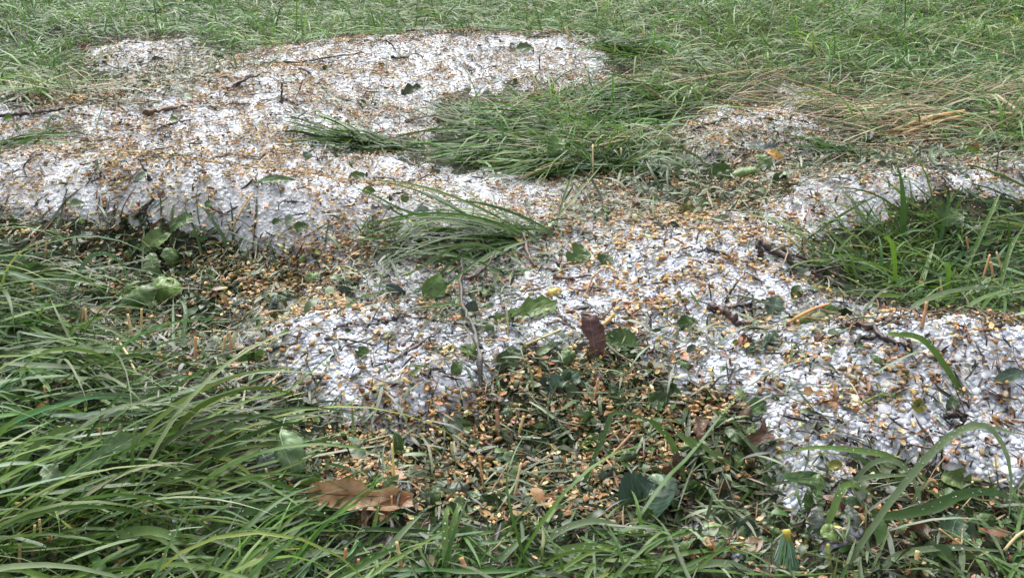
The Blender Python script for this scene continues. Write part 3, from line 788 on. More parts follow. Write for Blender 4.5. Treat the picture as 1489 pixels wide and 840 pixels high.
HB_ = [
 ([(646, 842), (647, 792), (648, 750), (653, 737), (659, 748)], 5, GB, 'left strand of the looped pale blade standing at the near edge'),
 ([(652, 842), (653, 795), (662, 750), (671, 734), (677, 752)], 5, GB, 'right strand of the looped pale blade standing at the near edge'),
 ([(842, 722), (862, 670), (880, 628), (891, 600), (920, 603), (955, 615), (1000, 634)], 4.5, GC, 'stout green stem kinked at its top over the husk heap'),
 ([(945, 610), (975, 640), (990, 680), (1006, 720)], 6, GA, 'leftmost broad blade hanging down to the right of the kinked stem'),
 ([(985, 628), (1020, 660), (1060, 710), (1095, 750), (1132, 778)], 7, GB, 'broadest wet blade hanging down beside the dark hollow'),
 ([(1000, 635), (1040, 660), (1085, 690), (1124, 721)], 5, GB, 'thin wet blade tip reaching toward the hail tongue'),
 ([(1040, 640), (1060, 690), (1100, 740), (1125, 772)], 5, GD, 'pale dewy blade hanging just right of the broadest one'),
 ([(1075, 628), (1105, 662), (1125, 700), (1143, 742)], 5, GD, 'grey green dewy blade crossing the left edge of the hail tongue'),
 ([(1003, 650), (1010, 690), (1013, 756)], 5, GC, 'dark blade hanging straight down into the hollow'),
 ([(1222, 836), (1290, 735), (1345, 668), (1385, 632), (1425, 616), (1455, 640), (1470, 690), (1466, 765)], 6, GD, 'tall arching dewy blade on the near right, tip hanging down again'),
 ([(1345, 668), (1380, 634), (1425, 620), (1492, 632)], 6, GD, 'wet blade running out of the picture on the right from the tall arch'),
 ([(1185, 802), (1210, 745), (1226, 708), (1248, 706), (1282, 732)], 6, GB, 'short blade bent like a hook in front of the hail on the near right'),
 ([(1160, 800), (1195, 762), (1220, 725), (1232, 705)], 4, GA, 'straight thin blade left of the hooked blade'),
 ([(1238, 704), (1265, 675), (1297, 668), (1325, 690), (1337, 730), (1335, 775)], 5, GD, 'dewy blade arching over and down right of the hooked blade'),
 ([(1330, 690), (1290, 662), (1250, 655), (1185, 650), (1128, 662)], 6, GB, 'broad blade lying leftwards across the lower hail, near right'),
 ([(1225, 702), (1270, 692), (1330, 690)], 5, GD, 'short wet silvery blade lying above the hooked blade'),
 ([(1275, 838), (1305, 808), (1370, 796), (1492, 803)], 6, GD, 'wet pale blade lying along the lower right edge'),
 ([(1492, 812), (1400, 808), (1330, 818), (1300, 842)], 5, GB, 'green blade under the pale one at the lower right edge'),
 ([(1130, 770), (1200, 762), (1275, 765), (1330, 790)], 7, GC, 'dark broad blade lying low at the near right'),
 ([(1270, 752), (1340, 742), (1400, 718), (1445, 715), (1489, 730)], 9, GC, 'crumpled broad dark leaf blade on the near right'),
 ([(779, 800), (820, 768), (869, 757), (920, 772), (950, 775)], 6, GD, 'dewy blade arching in front of the husk heap'),
 ([(0, 716), (60, 712), (110, 714), (168, 722), (230, 730)], 6, GD, 'grey green blade lying level at the left edge'),
 ([(110, 825), (165, 782), (220, 771), (270, 790), (345, 842)], 9, GB, 'very broad arching blade in the near left corner'),
 ([(275, 800), (330, 752), (400, 737), (450, 742), (505, 760)], 7, GC, 'broad blade arching rightwards below the large brown leaf'),
 ([(160, 770), (200, 730), (240, 695), (300, 672), (350, 650), (400, 648)], 5, GB, 'long thin blade reaching up to the pale wilted leaf'),
 ([(0, 742), (40, 660), (90, 624), (150, 618), (235, 612)], 6, GB, 'long pale blade bending right, second row from the left edge'),
 ([(45, 622), (110, 580), (160, 574), (200, 577), (245, 592)], 6, GD, 'silvery wet blade lying over the left turf'),
 ([(183, 616), (215, 615), (236, 632), (245, 652)], 6, GA, 'short blade with a water drop at its hanging tip, left'),
 ([(180, 570), (240, 578), (300, 600), (345, 640)], 5, GA, 'green blade sloping down to the right in the left turf'),
 ([(253, 530), (252, 480), (252, 432)], 4, GE, 'thin upright blade standing beside the bent one, left'),
 ([(259, 528), (266, 490), (270, 452), (264, 438), (256, 440)], 5, GE, 'blade bent over at its top beside the upright one, left'),
 ([(330, 378), (327, 350), (310, 322), (297, 304), (285, 298)], 5, GE, 'arching blade with a drop, in front of the hail edge on the left'),
 ([(298, 385), (285, 340), (272, 310), (266, 292)], 3, GC, 'thin dark blade standing against the hail edge'),
 ([(248, 355), (250, 325), (252, 302), (258, 297)], 4, GD, 'short pale blade standing at the foot of the hail edge'),
 ([(95, 440), (115, 395), (135, 371), (160, 370), (180, 388), (186, 412)], 6, GE, 'hoop shaped blade at the left under the hail'),
 ([(0, 378), (25, 376), (50, 390), (70, 420)], 7, GB, 'broad blade lying at the left edge under the hail'),
 ([(1378, 285), (1367, 250), (1353, 222), (1362, 214), (1372, 218)], 7, GE, 'left leg of the folded blue green blade by the straw'),
 ([(1440, 296), (1400, 262), (1385, 235), (1368, 214), (1360, 216)], 7, GE, 'right leg of the folded blue green blade by the straw'),
 ([(1310, 458), (1345, 436), (1400, 420), (1492, 414)], 6, GD, 'long silvery blade lying over the right tuft'),
 ([(1395, 462), (1415, 440), (1450, 425), (1492, 418)], 5, GB, 'green blade just under the silvery one in the right tuft'),
 ([(1168, 352), (1210, 322), (1245, 300), (1284, 280)], 4, GC, 'straight dark blade pointing up right across the hail'),
 ([(1275, 392), (1240, 365), (1215, 345), (1195, 325)], 6, GB, 'blade bent over the left end of the right tuft'),
 ([(1330, 440), (1345, 395), (1360, 350)], 7, GB, 'upright broad blade in the middle of the right tuft'),
 ([(1400, 400), (1425, 345), (1445, 300), (1455, 280)], 6, GB, 'tall upright blade in the right tuft'),
 ([(1450, 430), (1470, 360), (1489, 330)], 6, GA, 'bright upright blade at the right edge in the tuft'),
 ([(1420, 605), (1350, 500), (1300, 486), (1285, 486)], 6, GA, 'bright green blade curving over the hail ridge on the right'),
 ([(1489, 780), (1480, 730), (1462, 690)], 4, GB, 'thin blade at the right edge near the tall arch'),
 ([(431, 640), (432, 610), (434, 580)], 4, GE, 'upright straight blade left of the centre hail patch'),
 ([(1, 212), (40, 200), (85, 194), (122, 194)], 6, GA, 'broad blade lying on the hail at the left edge'),
 ([(0, 222), (30, 208), (60, 196), (85, 186)], 5, GB, 'pale blade over the one lying on hail at the left edge'),
 ([(67, 190), (75, 170), (90, 172), (112, 186)], 4, GD, 'small arching blade on the hail at the left edge'),
 ([(152, 62), (152, 40), (154, 16)], 5, GC, 'lone blade standing upright behind the far hail on the left'),
 ([(175, 58), (168, 35), (158, 18)], 5, GE, 'lone drooping blade behind the far hail on the left'),
 ([(563, 105), (563, 92), (562, 78)], 4, GC, 'short upright green blade on the far hail'),
 ([(455, 478), (490, 455), (530, 430), (570, 424)], 4, GC, 'thin blade along the top of the centre hail patch'),
 ([(600, 455), (630, 445), (660, 442), (690, 455)], 5, GB, 'blade bent over beside the long grey black twig'),
 ([(588, 402), (625, 380), (675, 354), (720, 362), (762, 378)], 4.5, GB, 'long pale blade arching across the middle mat'),
 ([(632, 378), (650, 388), (672, 398)], 6, GB, 'short cut piece of pale blade in the middle'),
 ([(700, 402), (740, 402), (790, 398)], 5, GA, 'bright blade lying level right of the long grey black twig'),
 ([(665, 500), (655, 520), (640, 548), (625, 560)], 4, GD, 'grey blade in front of the long grey black twig'),
 ([(1055, 30), (1085, 70), (1105, 110)], 3.5, GC, 'thin blade leaning across the far turf, right'),
 ([(1108, 76), (1120, 40), (1128, 2)], 3.5, GC, 'tall thin blade in the far turf at the top edge'),
 ([(500, 590), (535, 612), (560, 632), (576, 648)], 6, GE, 'flat blade lying across the lower tip of the centre hail'),
 ([(520, 836), (560, 800), (590, 768), (615, 745)], 6, GD, 'dewy blade slanting up right beside the looped blade'),
 ([(535, 800), (545, 760), (552, 725)], 4, GA, 'bright narrow blade standing in front of the large brown leaf'),
 ([(560, 775), (600, 772), (660, 774), (740, 782)], 9, GB, 'broad blade lying level behind the looped blade'),
 ([(770, 812), (840, 796), (910, 800), (990, 822)], 8, GB, 'broad blade lying level at the near edge, centre'),
 ([(700, 842), (740, 800), (770, 776)], 7, GC, 'dark broad blade slanting up at the near edge, centre'),
 ([(960, 842), (1000, 824), (1060, 818), (1110, 838)], 7, GD, 'wet silvery blade at the near edge right of centre'),
 ([(600, 842), (625, 815), (640, 790)], 5, GA, 'short bright blade left of the looped blade'),
 ([(340, 842), (420, 815), (470, 800), (520, 806)], 7, GD, 'wet blade lying along the near edge, left of centre'),
]
HANG = {'leftmost broad': (.80, .79), 'broadest wet': (.81, .775), 'thin wet blade tip': (.81, .79), 'pale dewy blade hanging just': (.81, .775), 'grey green dewy': (.80, .77), 'dark blade hanging': (.81, .79), 'wet blade running': (.69, .70), 'dewy blade arching over': (.735, .71), 'broad blade lying leftwards': (.74, .755), 'short wet silvery': (.735, .73), 'crumpled broad': (.70, .71), 'bright green blade curving': (.80, .86)}
for px, wmm, c, lab in HB_:
    dd = [v_ for k_, v_ in HANG.items() if lab.startswith(k_)]
    one_blade(px, wmm * .95, np.array(c) * hr.uniform(.70, .95), lab, dd[0] if dd else None, tw=hr.normal(0, .2))

# ---- tufts that lie on the hail
def tuft(px, py, n, az, azs, L, W, el, bend, label, w=.02, h=.012, cols=None):
    a = at(px, py)
    P = np.stack([a[0] + np.clip(hr.normal(0, w * 1.4, n), -w * 2, w * 2), a[1] + np.clip(hr.normal(0, h * 1.1, n), -h * 2, h * 2)], -1)
    P = np.concatenate([P, (Ht(P[:, 0], P[:, 1]) + .001)[:, None]], 1)
    c = mixcol(cols or G_COLS, n, .16, G_P if cols is None else None, hr)
    V, F, T = blades(P, az + hr.normal(0, azs * 1.7 + .08, n) + (hr.uniform(0, 1, n) < .12) * hr.normal(0, 1.2, n), np.clip(el + hr.normal(0, .15, n), .02, 1.4), L * hr.lognormal(-.1, .42, n).clip(.2, 1.35), W * hr.lognormal(0, .3, n), bend * hr.lognormal(0, .3, n), K=9, lie=.007, mid=True, tint=c, curl=hr.normal(0, .45, n))
    return add('grass_tuft', raw_mesh('grass_tuft', V - a, [F], T, M_GRASS), loc=Vector(a), label=label, cat='grass tuft', kind='thing')
tuft(548, 214, 70, PI * .98, .12, .12, .0042, .32, .75, 'flat tuft of dark grass lying leftwards on the hail, left of centre')
tuft(590, 220, 40, PI * .96, .25, .07, .0036, .3, .75, 'thin tuft trailing along the hail, right of the flat dark tuft')
tuft(0, 216, 30, .12, .14, .12, .004, .3, .6, 'tuft of broad blades reaching onto the hail from the left edge', .012, .008)
tuft(895, 72, 90, .02, .16, .11, .0045, .5, 1.4, 'thick combed tuft arching right at the end of the far hail', .025, .012)
tuft(770, 350, 60, PI * .97, .14, .20, .0045, .35, .9, 'long tuft lying leftwards over the middle of the hail', .02, .01)
tuft(560, 368, 35, .12, .2, .12, .0042, .35, .8, 'tuft lying rightwards at the left end of the middle mat', .02, .01)
tuft(540, 345, 16, 1.2, .6, .04, .003, .9, .9, 'small fan of short blades at the left end of the middle mat', .012, .008)
tuft(850, 145, 70, .05, .4, .10, .004, .7, 1.5, 'tuft between the far hail and the hay, leaning right', .04, .02)
tuft(1240, 225, 45, PI * .98, .2, .09, .0045, .3, .8, 'dark flattened tuft at the foot of the hay, right')
tuft(950, 250, 45, -.6, .8, .07, .0034, .9, 1.4, 'dewy pale tuft drooping at the right end of the middle grass', .03, .015, [(.17, .24, .16), (.13, .20, .10), (.10, .17, .06)])
tuft(345, 100, 14, 1.5, 1.0, .07, .0035, .8, 1.2, 'sparse little tuft on the crest of the left hail', .03, .01)
tuft(110, 118, 30, .3, 1.2, .06, .0035, .8, 1.2, 'little tuft in the hollow behind the left hail', .04, .015)

# ---- leaves
def leaf_mesh(kind, L, W, curl=.25, cross=.35, wave=.06, fold=.0, c=(.1, .18, .05), c2=None, seed=0, nu=22, nv=9, tear=0.0):
    r = np.random.default_rng(seed)
    u = np.linspace(0, 1, nu); v = np.linspace(-1, 1, nv)
    if kind == 'ovate': wd = np.sin(PI * u ** .75) ** .8 * (1 + .05 * np.sin(u * 55))
    elif kind == 'lance': wd = np.sin(PI * u ** .9) ** .9 * (1 + .02 * np.sin(u * 40))
    elif kind == 'torn': wd = np.clip(np.sin(PI * (u * .62 + .2)) * (1 + .22 * vnoise(u * 9, u * 0, seed) - .1), .02, 2)
    elif kind == 'lobed': wd = np.sin(PI * u ** .8) ** .7 * (.62 + .38 * np.abs(np.sin(u * PI * 3.2 + .4)) ** .7)
    elif kind == 'dandelion': wd = (.25 + .75 * u ** 1.2) * np.clip(1.15 - u ** 8, 0, 1) * (.35 + .65 * np.abs(((u * 6.5) % 1) * 1.0))
    elif kind == 'maple': wd = np.sin(PI * u ** .7) ** .5 * (.5 + .5 * np.abs(np.cos(u * PI * 2.6)))
    elif kind == 'round': wd = np.sqrt(np.clip(1 - (2 * u - 1) ** 2, 0, 1)) * (1 + .03 * np.sin(u * 60))
    wl = wd * (1 + r.normal(0, .03, nu)); wr = wd * (1 + r.normal(0, .03, nu))
    if kind == 'torn': wr = wr * np.clip(.35 + 1.1 * vnoise(u * 5, u * 0 + 4, seed + 3), .2, 1.1)
    if kind in ('dandelion', 'maple', 'lobed'): wr = np.interp(np.clip(u + .04, 0, 1), u, wr)
    U, Vv = np.meshgrid(u, v, indexing='ij')
    ww = np.where(Vv < 0, wl[:, None], wr[:, None])
    X = (U - .5) * L + (np.abs(Vv) ** 2) * ww * L * .05
    Y = Vv * ww * W * .5
    Yn = Vv * ww
    Z = curl * L * (-(2 * U - 1) ** 2) * .5 + cross * W * .5 * Yn * np.abs(Yn) * np.sign(Yn) + fold * np.abs(Yn) * W * .5
    Z = Z + wave * W * (fbm(U * 3 + seed, Yn * 1.2 + seed * 1.7, 1.0, 3, seed) + .5 * np.sin(U * 14 + seed) * np.abs(Yn) ** 2)
    Z = Z + .10 * W * fbm(U * 9 + seed, Yn * 3 + seed, 1.0, 3, seed + 3) + .035 * W * np.sin(Yn * 2.2) * np.sin(U * 50)
    # twist along the length
    tw = r.normal(0, .25) * (2 * U - 1); Y2 = Y * np.cos(tw) - Z * np.sin(tw); Z = Y * np.sin(tw) + Z * np.cos(tw)
    V = np.stack([X, Y2, Z], -1).reshape(-1, 3)
    gi_ = np.arange(nu * nv).reshape(nu, nv)
    F = np.stack([gi_[:-1, :-1], gi_[1:, :-1], gi_[1:, 1:], gi_[:-1, 1:]], -1).reshape(-1, 4)
    c = np.array(c) * .78; c2 = c * .8 if c2 is None else np.array(c2)
    k = np.clip(.5 + 1.3 * fbm(U * 2.5 + seed, Vv * 1.5, 1.0, 3, seed + 9), 0, 1)[..., None]
    T = (c * (1 - k) + c2 * k).reshape(-1, 3)
    uv = np.stack([U, Vv * .5 + .5], -1).reshape(-1, 2)
    rib = np.stack([X[:, nv // 2], Y2[:, nv // 2], Z[:, nv // 2]], -1)
    return V, F, T, uv, rib
def tube(C, rad, n=6, seed=0, rough=.0):
    C = np.asarray(C, float); m = len(C); r = np.random.default_rng(seed)
    rad = np.broadcast_to(rad, (m,)).astype(float)
    T = np.gradient(C, axis=0); T /= np.linalg.norm(T, axis=1, keepdims=True) + 1e-9
    ref = np.array([0, 0, 1.0]) if abs(T[0, 2]) < .9 else np.array([1.0, 0, 0])
    A = np.cross(T, ref); A /= np.linalg.norm(A, axis=1, keepdims=True) + 1e-9; B = np.cross(T, A)
    th = np.linspace(0, 2 * PI, n, endpoint=False)
    rr = rad[:, None] * (1 + rough * r.normal(0, 1, (m, n)))
    V = C[:, None] + rr[..., None] * (A[:, None] * np.cos(th)[None, :, None] + B[:, None] * np.sin(th)[None, :, None])
    V = V.reshape(-1, 3); q = []
    for i in range(m - 1):
        for j in range(n):
            q.append((i * n + j, i * n + (j + 1) % n, (i + 1) * n + (j + 1) % n, (i + 1) * n + j))
    V = np.vstack([V, C[:1], C[-1:]]); tri = []
    for j in range(n):
        tri.append((len(V) - 2, (j + 1) % n, j)); tri.append((len(V) - 1, (m - 1) * n + j, (m - 1) * n + (j + 1) % n))
    return V, np.array(q), np.array(tri)
def frame(px, ang, tilt, roll=0.0):
    """axes of a leaf seen at px: ang = its direction in the picture, tilt = how far it leans to face the near side, roll = about its length"""
    nrm = np.array([0, -math.sin(R(tilt)), math.cos(R(tilt))]); rt = np.array([1.0, 0, 0]); upv = np.cross(nrm, rt)
    xa = rt * math.cos(R(ang)) + upv * math.sin(R(ang)); ya = np.cross(nrm, xa)
    cr, sr = math.cos(R(roll)), math.sin(R(roll)); ya2 = ya * cr + nrm * sr; za = np.cross(xa, ya2)
    return np.stack([xa, ya2, za], 1)
LEAF_N = 0
def leaf(px, py, lpx, wpx, ang, tilt, kind, c, label, c2=None, curl=.25, cross=.3, wave=.06, fold=0., roll=0., stalk=0.0, cat='leaf', name='leaf', lift=.0, group=None, stalkc=None, raise_=None):
    global LEAF_N; LEAF_N += 1
    a = at(px, py); sc = depth(a) / FPX
    V, F, T, uv, rib = leaf_mesh(kind, lpx * sc, wpx * sc, curl, cross, wave, fold, c, c2, LEAF_N)
    Mx = frame(px, ang, tilt, roll)
    Wd = V @ Mx.T + a
    dz = (Ht(Wd[:, 0], Wd[:, 1]) - Wd[:, 2])
    # let it rest on what is below: its lowest tenth touches
    sh = np.percentile(dz, 80) + .002 + lift
    if raise_ is not None: sh = raise_
    toc = np.array([0, 0, CAMZ]) - a; toc /= np.linalg.norm(toc)
    loc = a + toc * (sh / toc[2])
    o = add(name, raw_mesh(name, Wd - a, [F], T, M_LEAF, uv=uv), loc=Vector(loc), label=label, cat=cat, group=group)
    sc_c = stalkc if stalkc is not None else tuple(np.array(c) * .9 + .06)
    W0 = rib @ Mx.T
    Cr = W0[::2] - Mx[:, 2] * .0003
    V1, q, t3 = tube(Cr, np.linspace(.00075, .0003, len(Cr)) * min(1.3, wpx * sc / .02), 5, 1)
    if lpx * sc > .022:
        add('midrib', raw_mesh('midrib', V1, [q, t3], np.array([sc_c]), M_STRAW), parent=o)
    if stalk > 0:
        d0 = W0[0] - W0[2]; d0 /= np.linalg.norm(d0); s_ = np.linspace(0, 1, 7)[:, None] * stalk
        Cs = W0[0] + d0 * s_ + np.array([0, 0, -1]) * s_ ** 2 * 6 * .5
        g = Hs(Cs[:, 0] + loc[0], Cs[:, 1] + loc[1]) + .002 - loc[2]
        Cs[:, 2] = np.maximum(Cs[:, 2], g)
        V1, q, t3 = tube(Cs, .0008, 5, 2)
        add('leaf_stalk', raw_mesh('leaf_stalk', V1, [q, t3], np.array([sc_c]), M_STRAW), parent=o)
    return o
TAN, TAN2 = (.52, .34, .19), (.36, .19, .09)
DG, MGc, LG, PG, BG_ = (.045, .095, .022), (.075, .15, .03), (.14, .24, .05), (.30, .38, .26), (.11, .19, .13)
leaf(522, 720, 150, 42, -3, 48, 'torn', TAN, 'large dry tan leaf, wrinkled and curled, in front of the small hail island', TAN2, .12, .5, .16, .10, stalk=.012, stalkc=(.14, .06, .04), lift=.004)
leaf(556, 742, 90, 22, 28, 55, 'lance', (.34, .12, .04), 'narrow rusty orange leaf tucked under the large dry tan leaf', (.25, .08, .03), .1, .2, .05)
leaf(862, 490, 58, 34, 98, 55, 'torn', (.13, .062, .045), 'dark purple brown leaf standing upright in the centre right', (.085, .035, .035), .1, .55, .06, lift=.004)
leaf(868, 552, 38, 12, 80, 30, 'lance', (.12, .05, .035), 'dull purple leaf strip hanging below the upright purple leaf', None, .2, .3)
leaf(903, 500, 62, 48, 160, 35, 'ovate', DG, 'dark green oval leaf lying right of the upright purple leaf', MGc, .2, .3)
leaf(934, 736, 82, 74, 60, 22, 'round', (.06, .11, .065), 'large dark wet leaf, cupped, at the foot of the husk heap', (.035, .07, .05), .1, .9, .08, .3, stalk=.0)
leaf(958, 712, 70, 52, 20, 35, 'ovate', (.24, .33, .24), 'pale grey green leaf underside behind the large wet cupped leaf', (.18, .27, .18), .25, -.3, .05)
leaf(931, 706, 44, 40, 40, 20, 'torn', MGc, 'small mid green leaf between the pale leaf and the wet cupped leaf', None)
leaf(417, 664, 84, 50, -62, 50, 'ovate', (.20, .30, .15), 'wilted pale green leaf hanging folded, left of the large dry tan leaf', (.13, .22, .09), .5, -.9, .12, stalk=.02)
leaf(392, 676, 60, 42, -50, 40, 'lobed', (.15, .22, .16), 'grey green leaf beneath the wilted pale leaf', None, .3, -.4)
leaf(238, 418, 50, 46, 10, 40, 'ovate', (.15, .25, .03), 'bright yellow green leaf end of the tented leaf on the left', (.10, .2, .03), .4, -.6, .08)
leaf(196, 430, 66, 34, 28, 40, 'lance', (.085, .17, .03), 'long green half of the tented leaf on the left', None, .3, -.6, .05, stalk=.015)
leaf(222, 416, 34, 12, -6, 30, 'lance', PG, 'thin whitish leaf underside on top of the tented leaf', None, .2, .2)
leaf(631, 422, 52, 34, 72, 60, 'lance', (.13, .24, .05), 'three cornered green leaf standing left of the long grey black twig', (.10, .19, .05), .1, .35)
leaf(840, 373, 34, 34, 40, 45, 'torn', (.11, .21, .05), 'square cut green leaf piece on the hail right of the middle mat', None, .1, .2)
leaf(879, 378, 24, 22, 70, 45, 'torn', BG_, 'small blue green leaf piece beside the square cut one', DG, .3, .6)
leaf(742, 462, 150, 56, 24, 35, 'dandelion', (.12, .22, .04), 'long toothed dandelion leaf across the hail beside the long grey black twig', (.08, .16, .03), .15, .3, .06, cat='leaf', stalkc=(.30, .40, .18))
leaf(806, 424, 26, 16, 20, 45, 'ovate', (.55, .42, .06), 'curled yellow leaf tip at the end of the dandelion leaf', (.35, .28, .05), .6, -.8, .1)
leaf(1050, 249, 36, 24, 0, 55, 'ovate', MGc, 'oval green leaf, left one of the cluster on the right mound', None, .2, .4)
leaf(1086, 252, 50, 24, 14, 60, 'lance', (.16, .26, .05), 'folded light green leaf with a pale rim on the right mound', MGc, .4, -.9, .08)
leaf(1134, 262, 30, 24, 60, 50, 'ovate', DG, 'dark green leaf right of the folded light green leaf', None, .2, .4)
leaf(1172, 246, 32, 16, -20, 45, 'ovate', MGc, 'small green leaf at the right end of the cluster on the mound', None)
leaf(1112, 236, 34, 24, -60, 45, 'lobed', (.17, .27, .09), 'light green torn leaf under the orange tipped leaf', None)
leaf(1128, 226, 34, 14, -42, 45, 'lance', (.50, .16, .06), 'orange red leaf with a yellow tip on the right mound', (.55, .38, .08), .2, .3)
leaf(1100, 210, 22, 16, 30, 50, 'torn', (.45, .52, .52), 'whitish leaf scrap above the cluster of green leaves', None)
leaf(1120, 216, 40, 16, -8, 35, 'lance', (.17, .23, .22), 'blue grey leaf under the orange tipped leaf', None)
leaf(1000, 306, 26, 26, 80, 60, 'ovate', (.22, .20, .03), 'olive yellow leaf standing below the right mound', (.12, .13, .03), .2, .4)
leaf(1022, 298, 34, 20, -55, 45, 'lance', MGc, 'green leaf leaning beside the olive yellow leaf', None)
leaf(1048, 318, 32, 12, 20, 40, 'lance', (.17, .26, .14), 'narrow pale green leaf lying below the olive yellow leaf', None)
leaf(1186, 464, 66, 40, -18, 42, 'ovate', (.15, .15, .06), 'brownish green leaf with an orange rim folded on the hail, right', (.10, .17, .03), .3, -.9, .06, stalkc=(.55, .28, .10))
leaf(1208, 456, 40, 22, -40, 45, 'lance', (.13, .22, .03), 'bright green flap of leaf beside the brownish folded leaf', None, .2, .5)
leaf(1169, 402, 32, 26, -38, 45, 'lobed', (.38, .48, .34), 'whitish green torn leaf under the long dark branch', None, .2, .3)
leaf(1127, 444, 36, 30, 70, 42, 'lobed', (.13, .21, .14), 'blue green lobed leaf on the hail left of the brownish folded leaf', None, .1, .2)
leaf(1158, 424, 26, 18, 60, 45, 'lance', (.08, .15, .04), 'dark narrow leaf below the whitish torn leaf', None)
leaf(1409, 228, 40, 26, 0, 65, 'torn', (.18, .32, .03), 'bright yellow green leaf piece at the foot of the hay, right', (.14, .26, .03), .1, .2)
leaf(1412, 216, 40, 16, -6, 60, 'torn', (.42, .25, .10), 'tan leaf behind the bright yellow green piece', None)
leaf(1449, 232, 30, 30, 60, 60, 'maple', (.11, .07, .08), 'purple grey crumpled leaf at the edge of the right hail', None, .3, .6, .1)
leaf(1305, 196, 116, 12, -3, 30, 'lance', (.36, .19, .07), 'long dry brown leaf strip lying in the hay', (.26, .13, .05), .1, .8)
leaf(1333, 192, 22, 16, 20, 45, 'ovate', (.46, .22, .09), 'curled orange brown end of the long dry strip', None, .3, -.8)
leaf(999, 470, 32, 26, 20, 45, 'ovate', MGc, 'green leaf on the hail, right of the upright purple leaf', DG, .2, .3)
leaf(736, 524, 44, 38, 60, 48, 'torn', DG, 'dark green leaf beside the pale pinkish twist of leaf', None, .1, .3)
leaf(720, 518, 30, 12, 75, 50, 'lance', (.55, .50, .48), 'pale pinkish twist of withered leaf in the centre', (.45, .36, .33), .3, -.9, .2)
leaf(792, 508, 36, 12, 32, 38, 'lance', (.32, .44, .24), 'narrow pale green leaf left of the upright purple leaf', None, .1, .4)
leaf(758, 532, 34, 5, -8, 30, 'lance', (.36, .46, .42), 'thin silvery blade scrap below the narrow pale green leaf', None, .1, .4)
leaf(665, 534, 24, 18, 50, 45, 'ovate', MGc, 'small green leaf left of the pale pinkish twist', None)
leaf(526, 512, 20, 20, 50, 50, 'torn', MGc, 'small green leaf piece in the centre hail patch', None)
leaf(1078, 572, 26, 10, -60, 40, 'lance', (.26, .38, .12), 'light green narrow leaf at the hail edge right of the husk heap', None)
leaf(997, 571, 38, 14, 0, 35, 'lance', (.20, .30, .26), 'silvery blue leaf lying at the top of the husk heap', None, .1, .3)
leaf(1103, 590, 30, 26, 30, 40, 'ovate', (.10, .2, .05), 'green leaf at the hail edge right of the husk heap', None)
leaf(960, 584, 40, 30, -30, 40, 'ovate', DG, 'dark leaf in shade at the top of the husk heap', None)
leaf(820, 556, 60, 40, 40, 40, 'maple', (.10, .19, .12), 'blue green maple like leaf below the upright purple leaf', None, .2, .3)
leaf(672, 620, 30, 20, 25, 40, 'torn', (.12, .23, .04), 'bright green leaf piece below the centre hail patch', None)
leaf(748, 594, 20, 10, -25, 50, 'ovate', (.55, .30, .04), 'tiny orange yellow leaf above the husk heap', None)
leaf(742, 672, 60, 26, -35, 35, 'lance', (.11, .19, .08), 'green leaf slanting through the husks, near centre', None)
leaf(745, 768, 38, 34, 20, 35, 'torn', MGc, 'green leaf piece at the near edge of the husk heap', None)
leaf(682, 782, 34, 34, 60, 40, 'round', (.10, .19, .05), 'round green leaf between the looped blade and the husk heap', None)
leaf(622, 700, 24, 20, 10, 40, 'round', (.14, .18, .05), 'round olive leaf right of the large dry tan leaf', None)
leaf(135, 668, 130, 60, 30, 45, 'dandelion', (.17, .28, .12), 'large pale toothed leaf lying over the left turf', (.11, .2, .07), .2, .3, .08, stalkc=(.36, .44, .26), lift=.012)
leaf(76, 690, 40, 30, -40, 50, 'lobed', (.24, .34, .18), 'pale ragged leaf end left of the large toothed leaf', None, .3, .3, lift=.012)
leaf(176, 648, 40, 28, 60, 50, 'torn', (.12, .19, .03), 'olive green leaf flap on the large toothed leaf', None, .3, .3, lift=.014)
leaf(185, 690, 90, 50, 8, 35, 'ovate', (.05, .10, .03), 'dark broad leaf under the large toothed leaf', None, .2, .3, lift=.004)
leaf(1215, 676, 24, 16, 10, 45, 'ovate', (.28, .30, .04), 'small yellow leaf on the lower hail, near right', None)
leaf(1185, 726, 40, 30, 60, 45, 'lobed', (.09, .18, .04), 'green lobed leaf in the dark hollow of the lower hail', None)
leaf(1240, 740, 50, 36, -20, 35, 'ovate', (.07, .14, .05), 'dark green leaf right of the lobed one in the lower hail', None)
leaf(1175, 695, 80, 20, -6, 40, 'lance', (.09, .18, .05), 'green leaf lying left to right across the lower hail', None)
leaf(1385, 770, 60, 44, 60, 35, 'lobed', (.09, .18, .09), 'lobed blue green leaf in the near right corner', None, .2, .3)
leaf(1430, 756, 56, 20, 15, 40, 'lance', (.09, .17, .04), 'curled green leaf in the near right corner', None, .5, -.5)
leaf(1010, 782, 46, 24, -25, 40, 'lobed', (.20, .30, .14), 'pale green leaf piece beside the small near hail patch', None)
leaf(1045, 795, 34, 22, 30, 45, 'ovate', (.12, .20, .06), 'curled leaf on the small near hail patch', None, .4, -.6)
leaf(1085, 775, 60, 40, -20, 30, 'ovate', (.05, .10, .05), 'dark leaf in the hollow behind the fir sprig', None)
leaf(437, 330, 24, 16, 20, 45, 'ovate', MGc, 'green leaf on the left hail above its lower edge', None)
leaf(402, 322, 16, 10, 10, 45, 'ovate', MGc, 'tiny green leaf left of the one above the hail edge', None)
leaf(303, 296, 14, 10, 50, 45, 'ovate', (.10, .2, .05), 'tiny green leaf on the left hail near its lower edge', None)
leaf(262, 322, 34, 22, 30, 45, 'torn', (.10, .19, .05), 'green leaf behind the arching blade at the hail edge', None)
leaf(224, 350, 50, 30, 35, 45, 'lance', (.14, .24, .05), 'light green leaf at the foot of the left hail edge', None)
leaf(222, 388, 50, 26, -70, 45, 'lobed', (.09, .17, .04), 'hanging green leaf in the shade below the left hail edge', None)
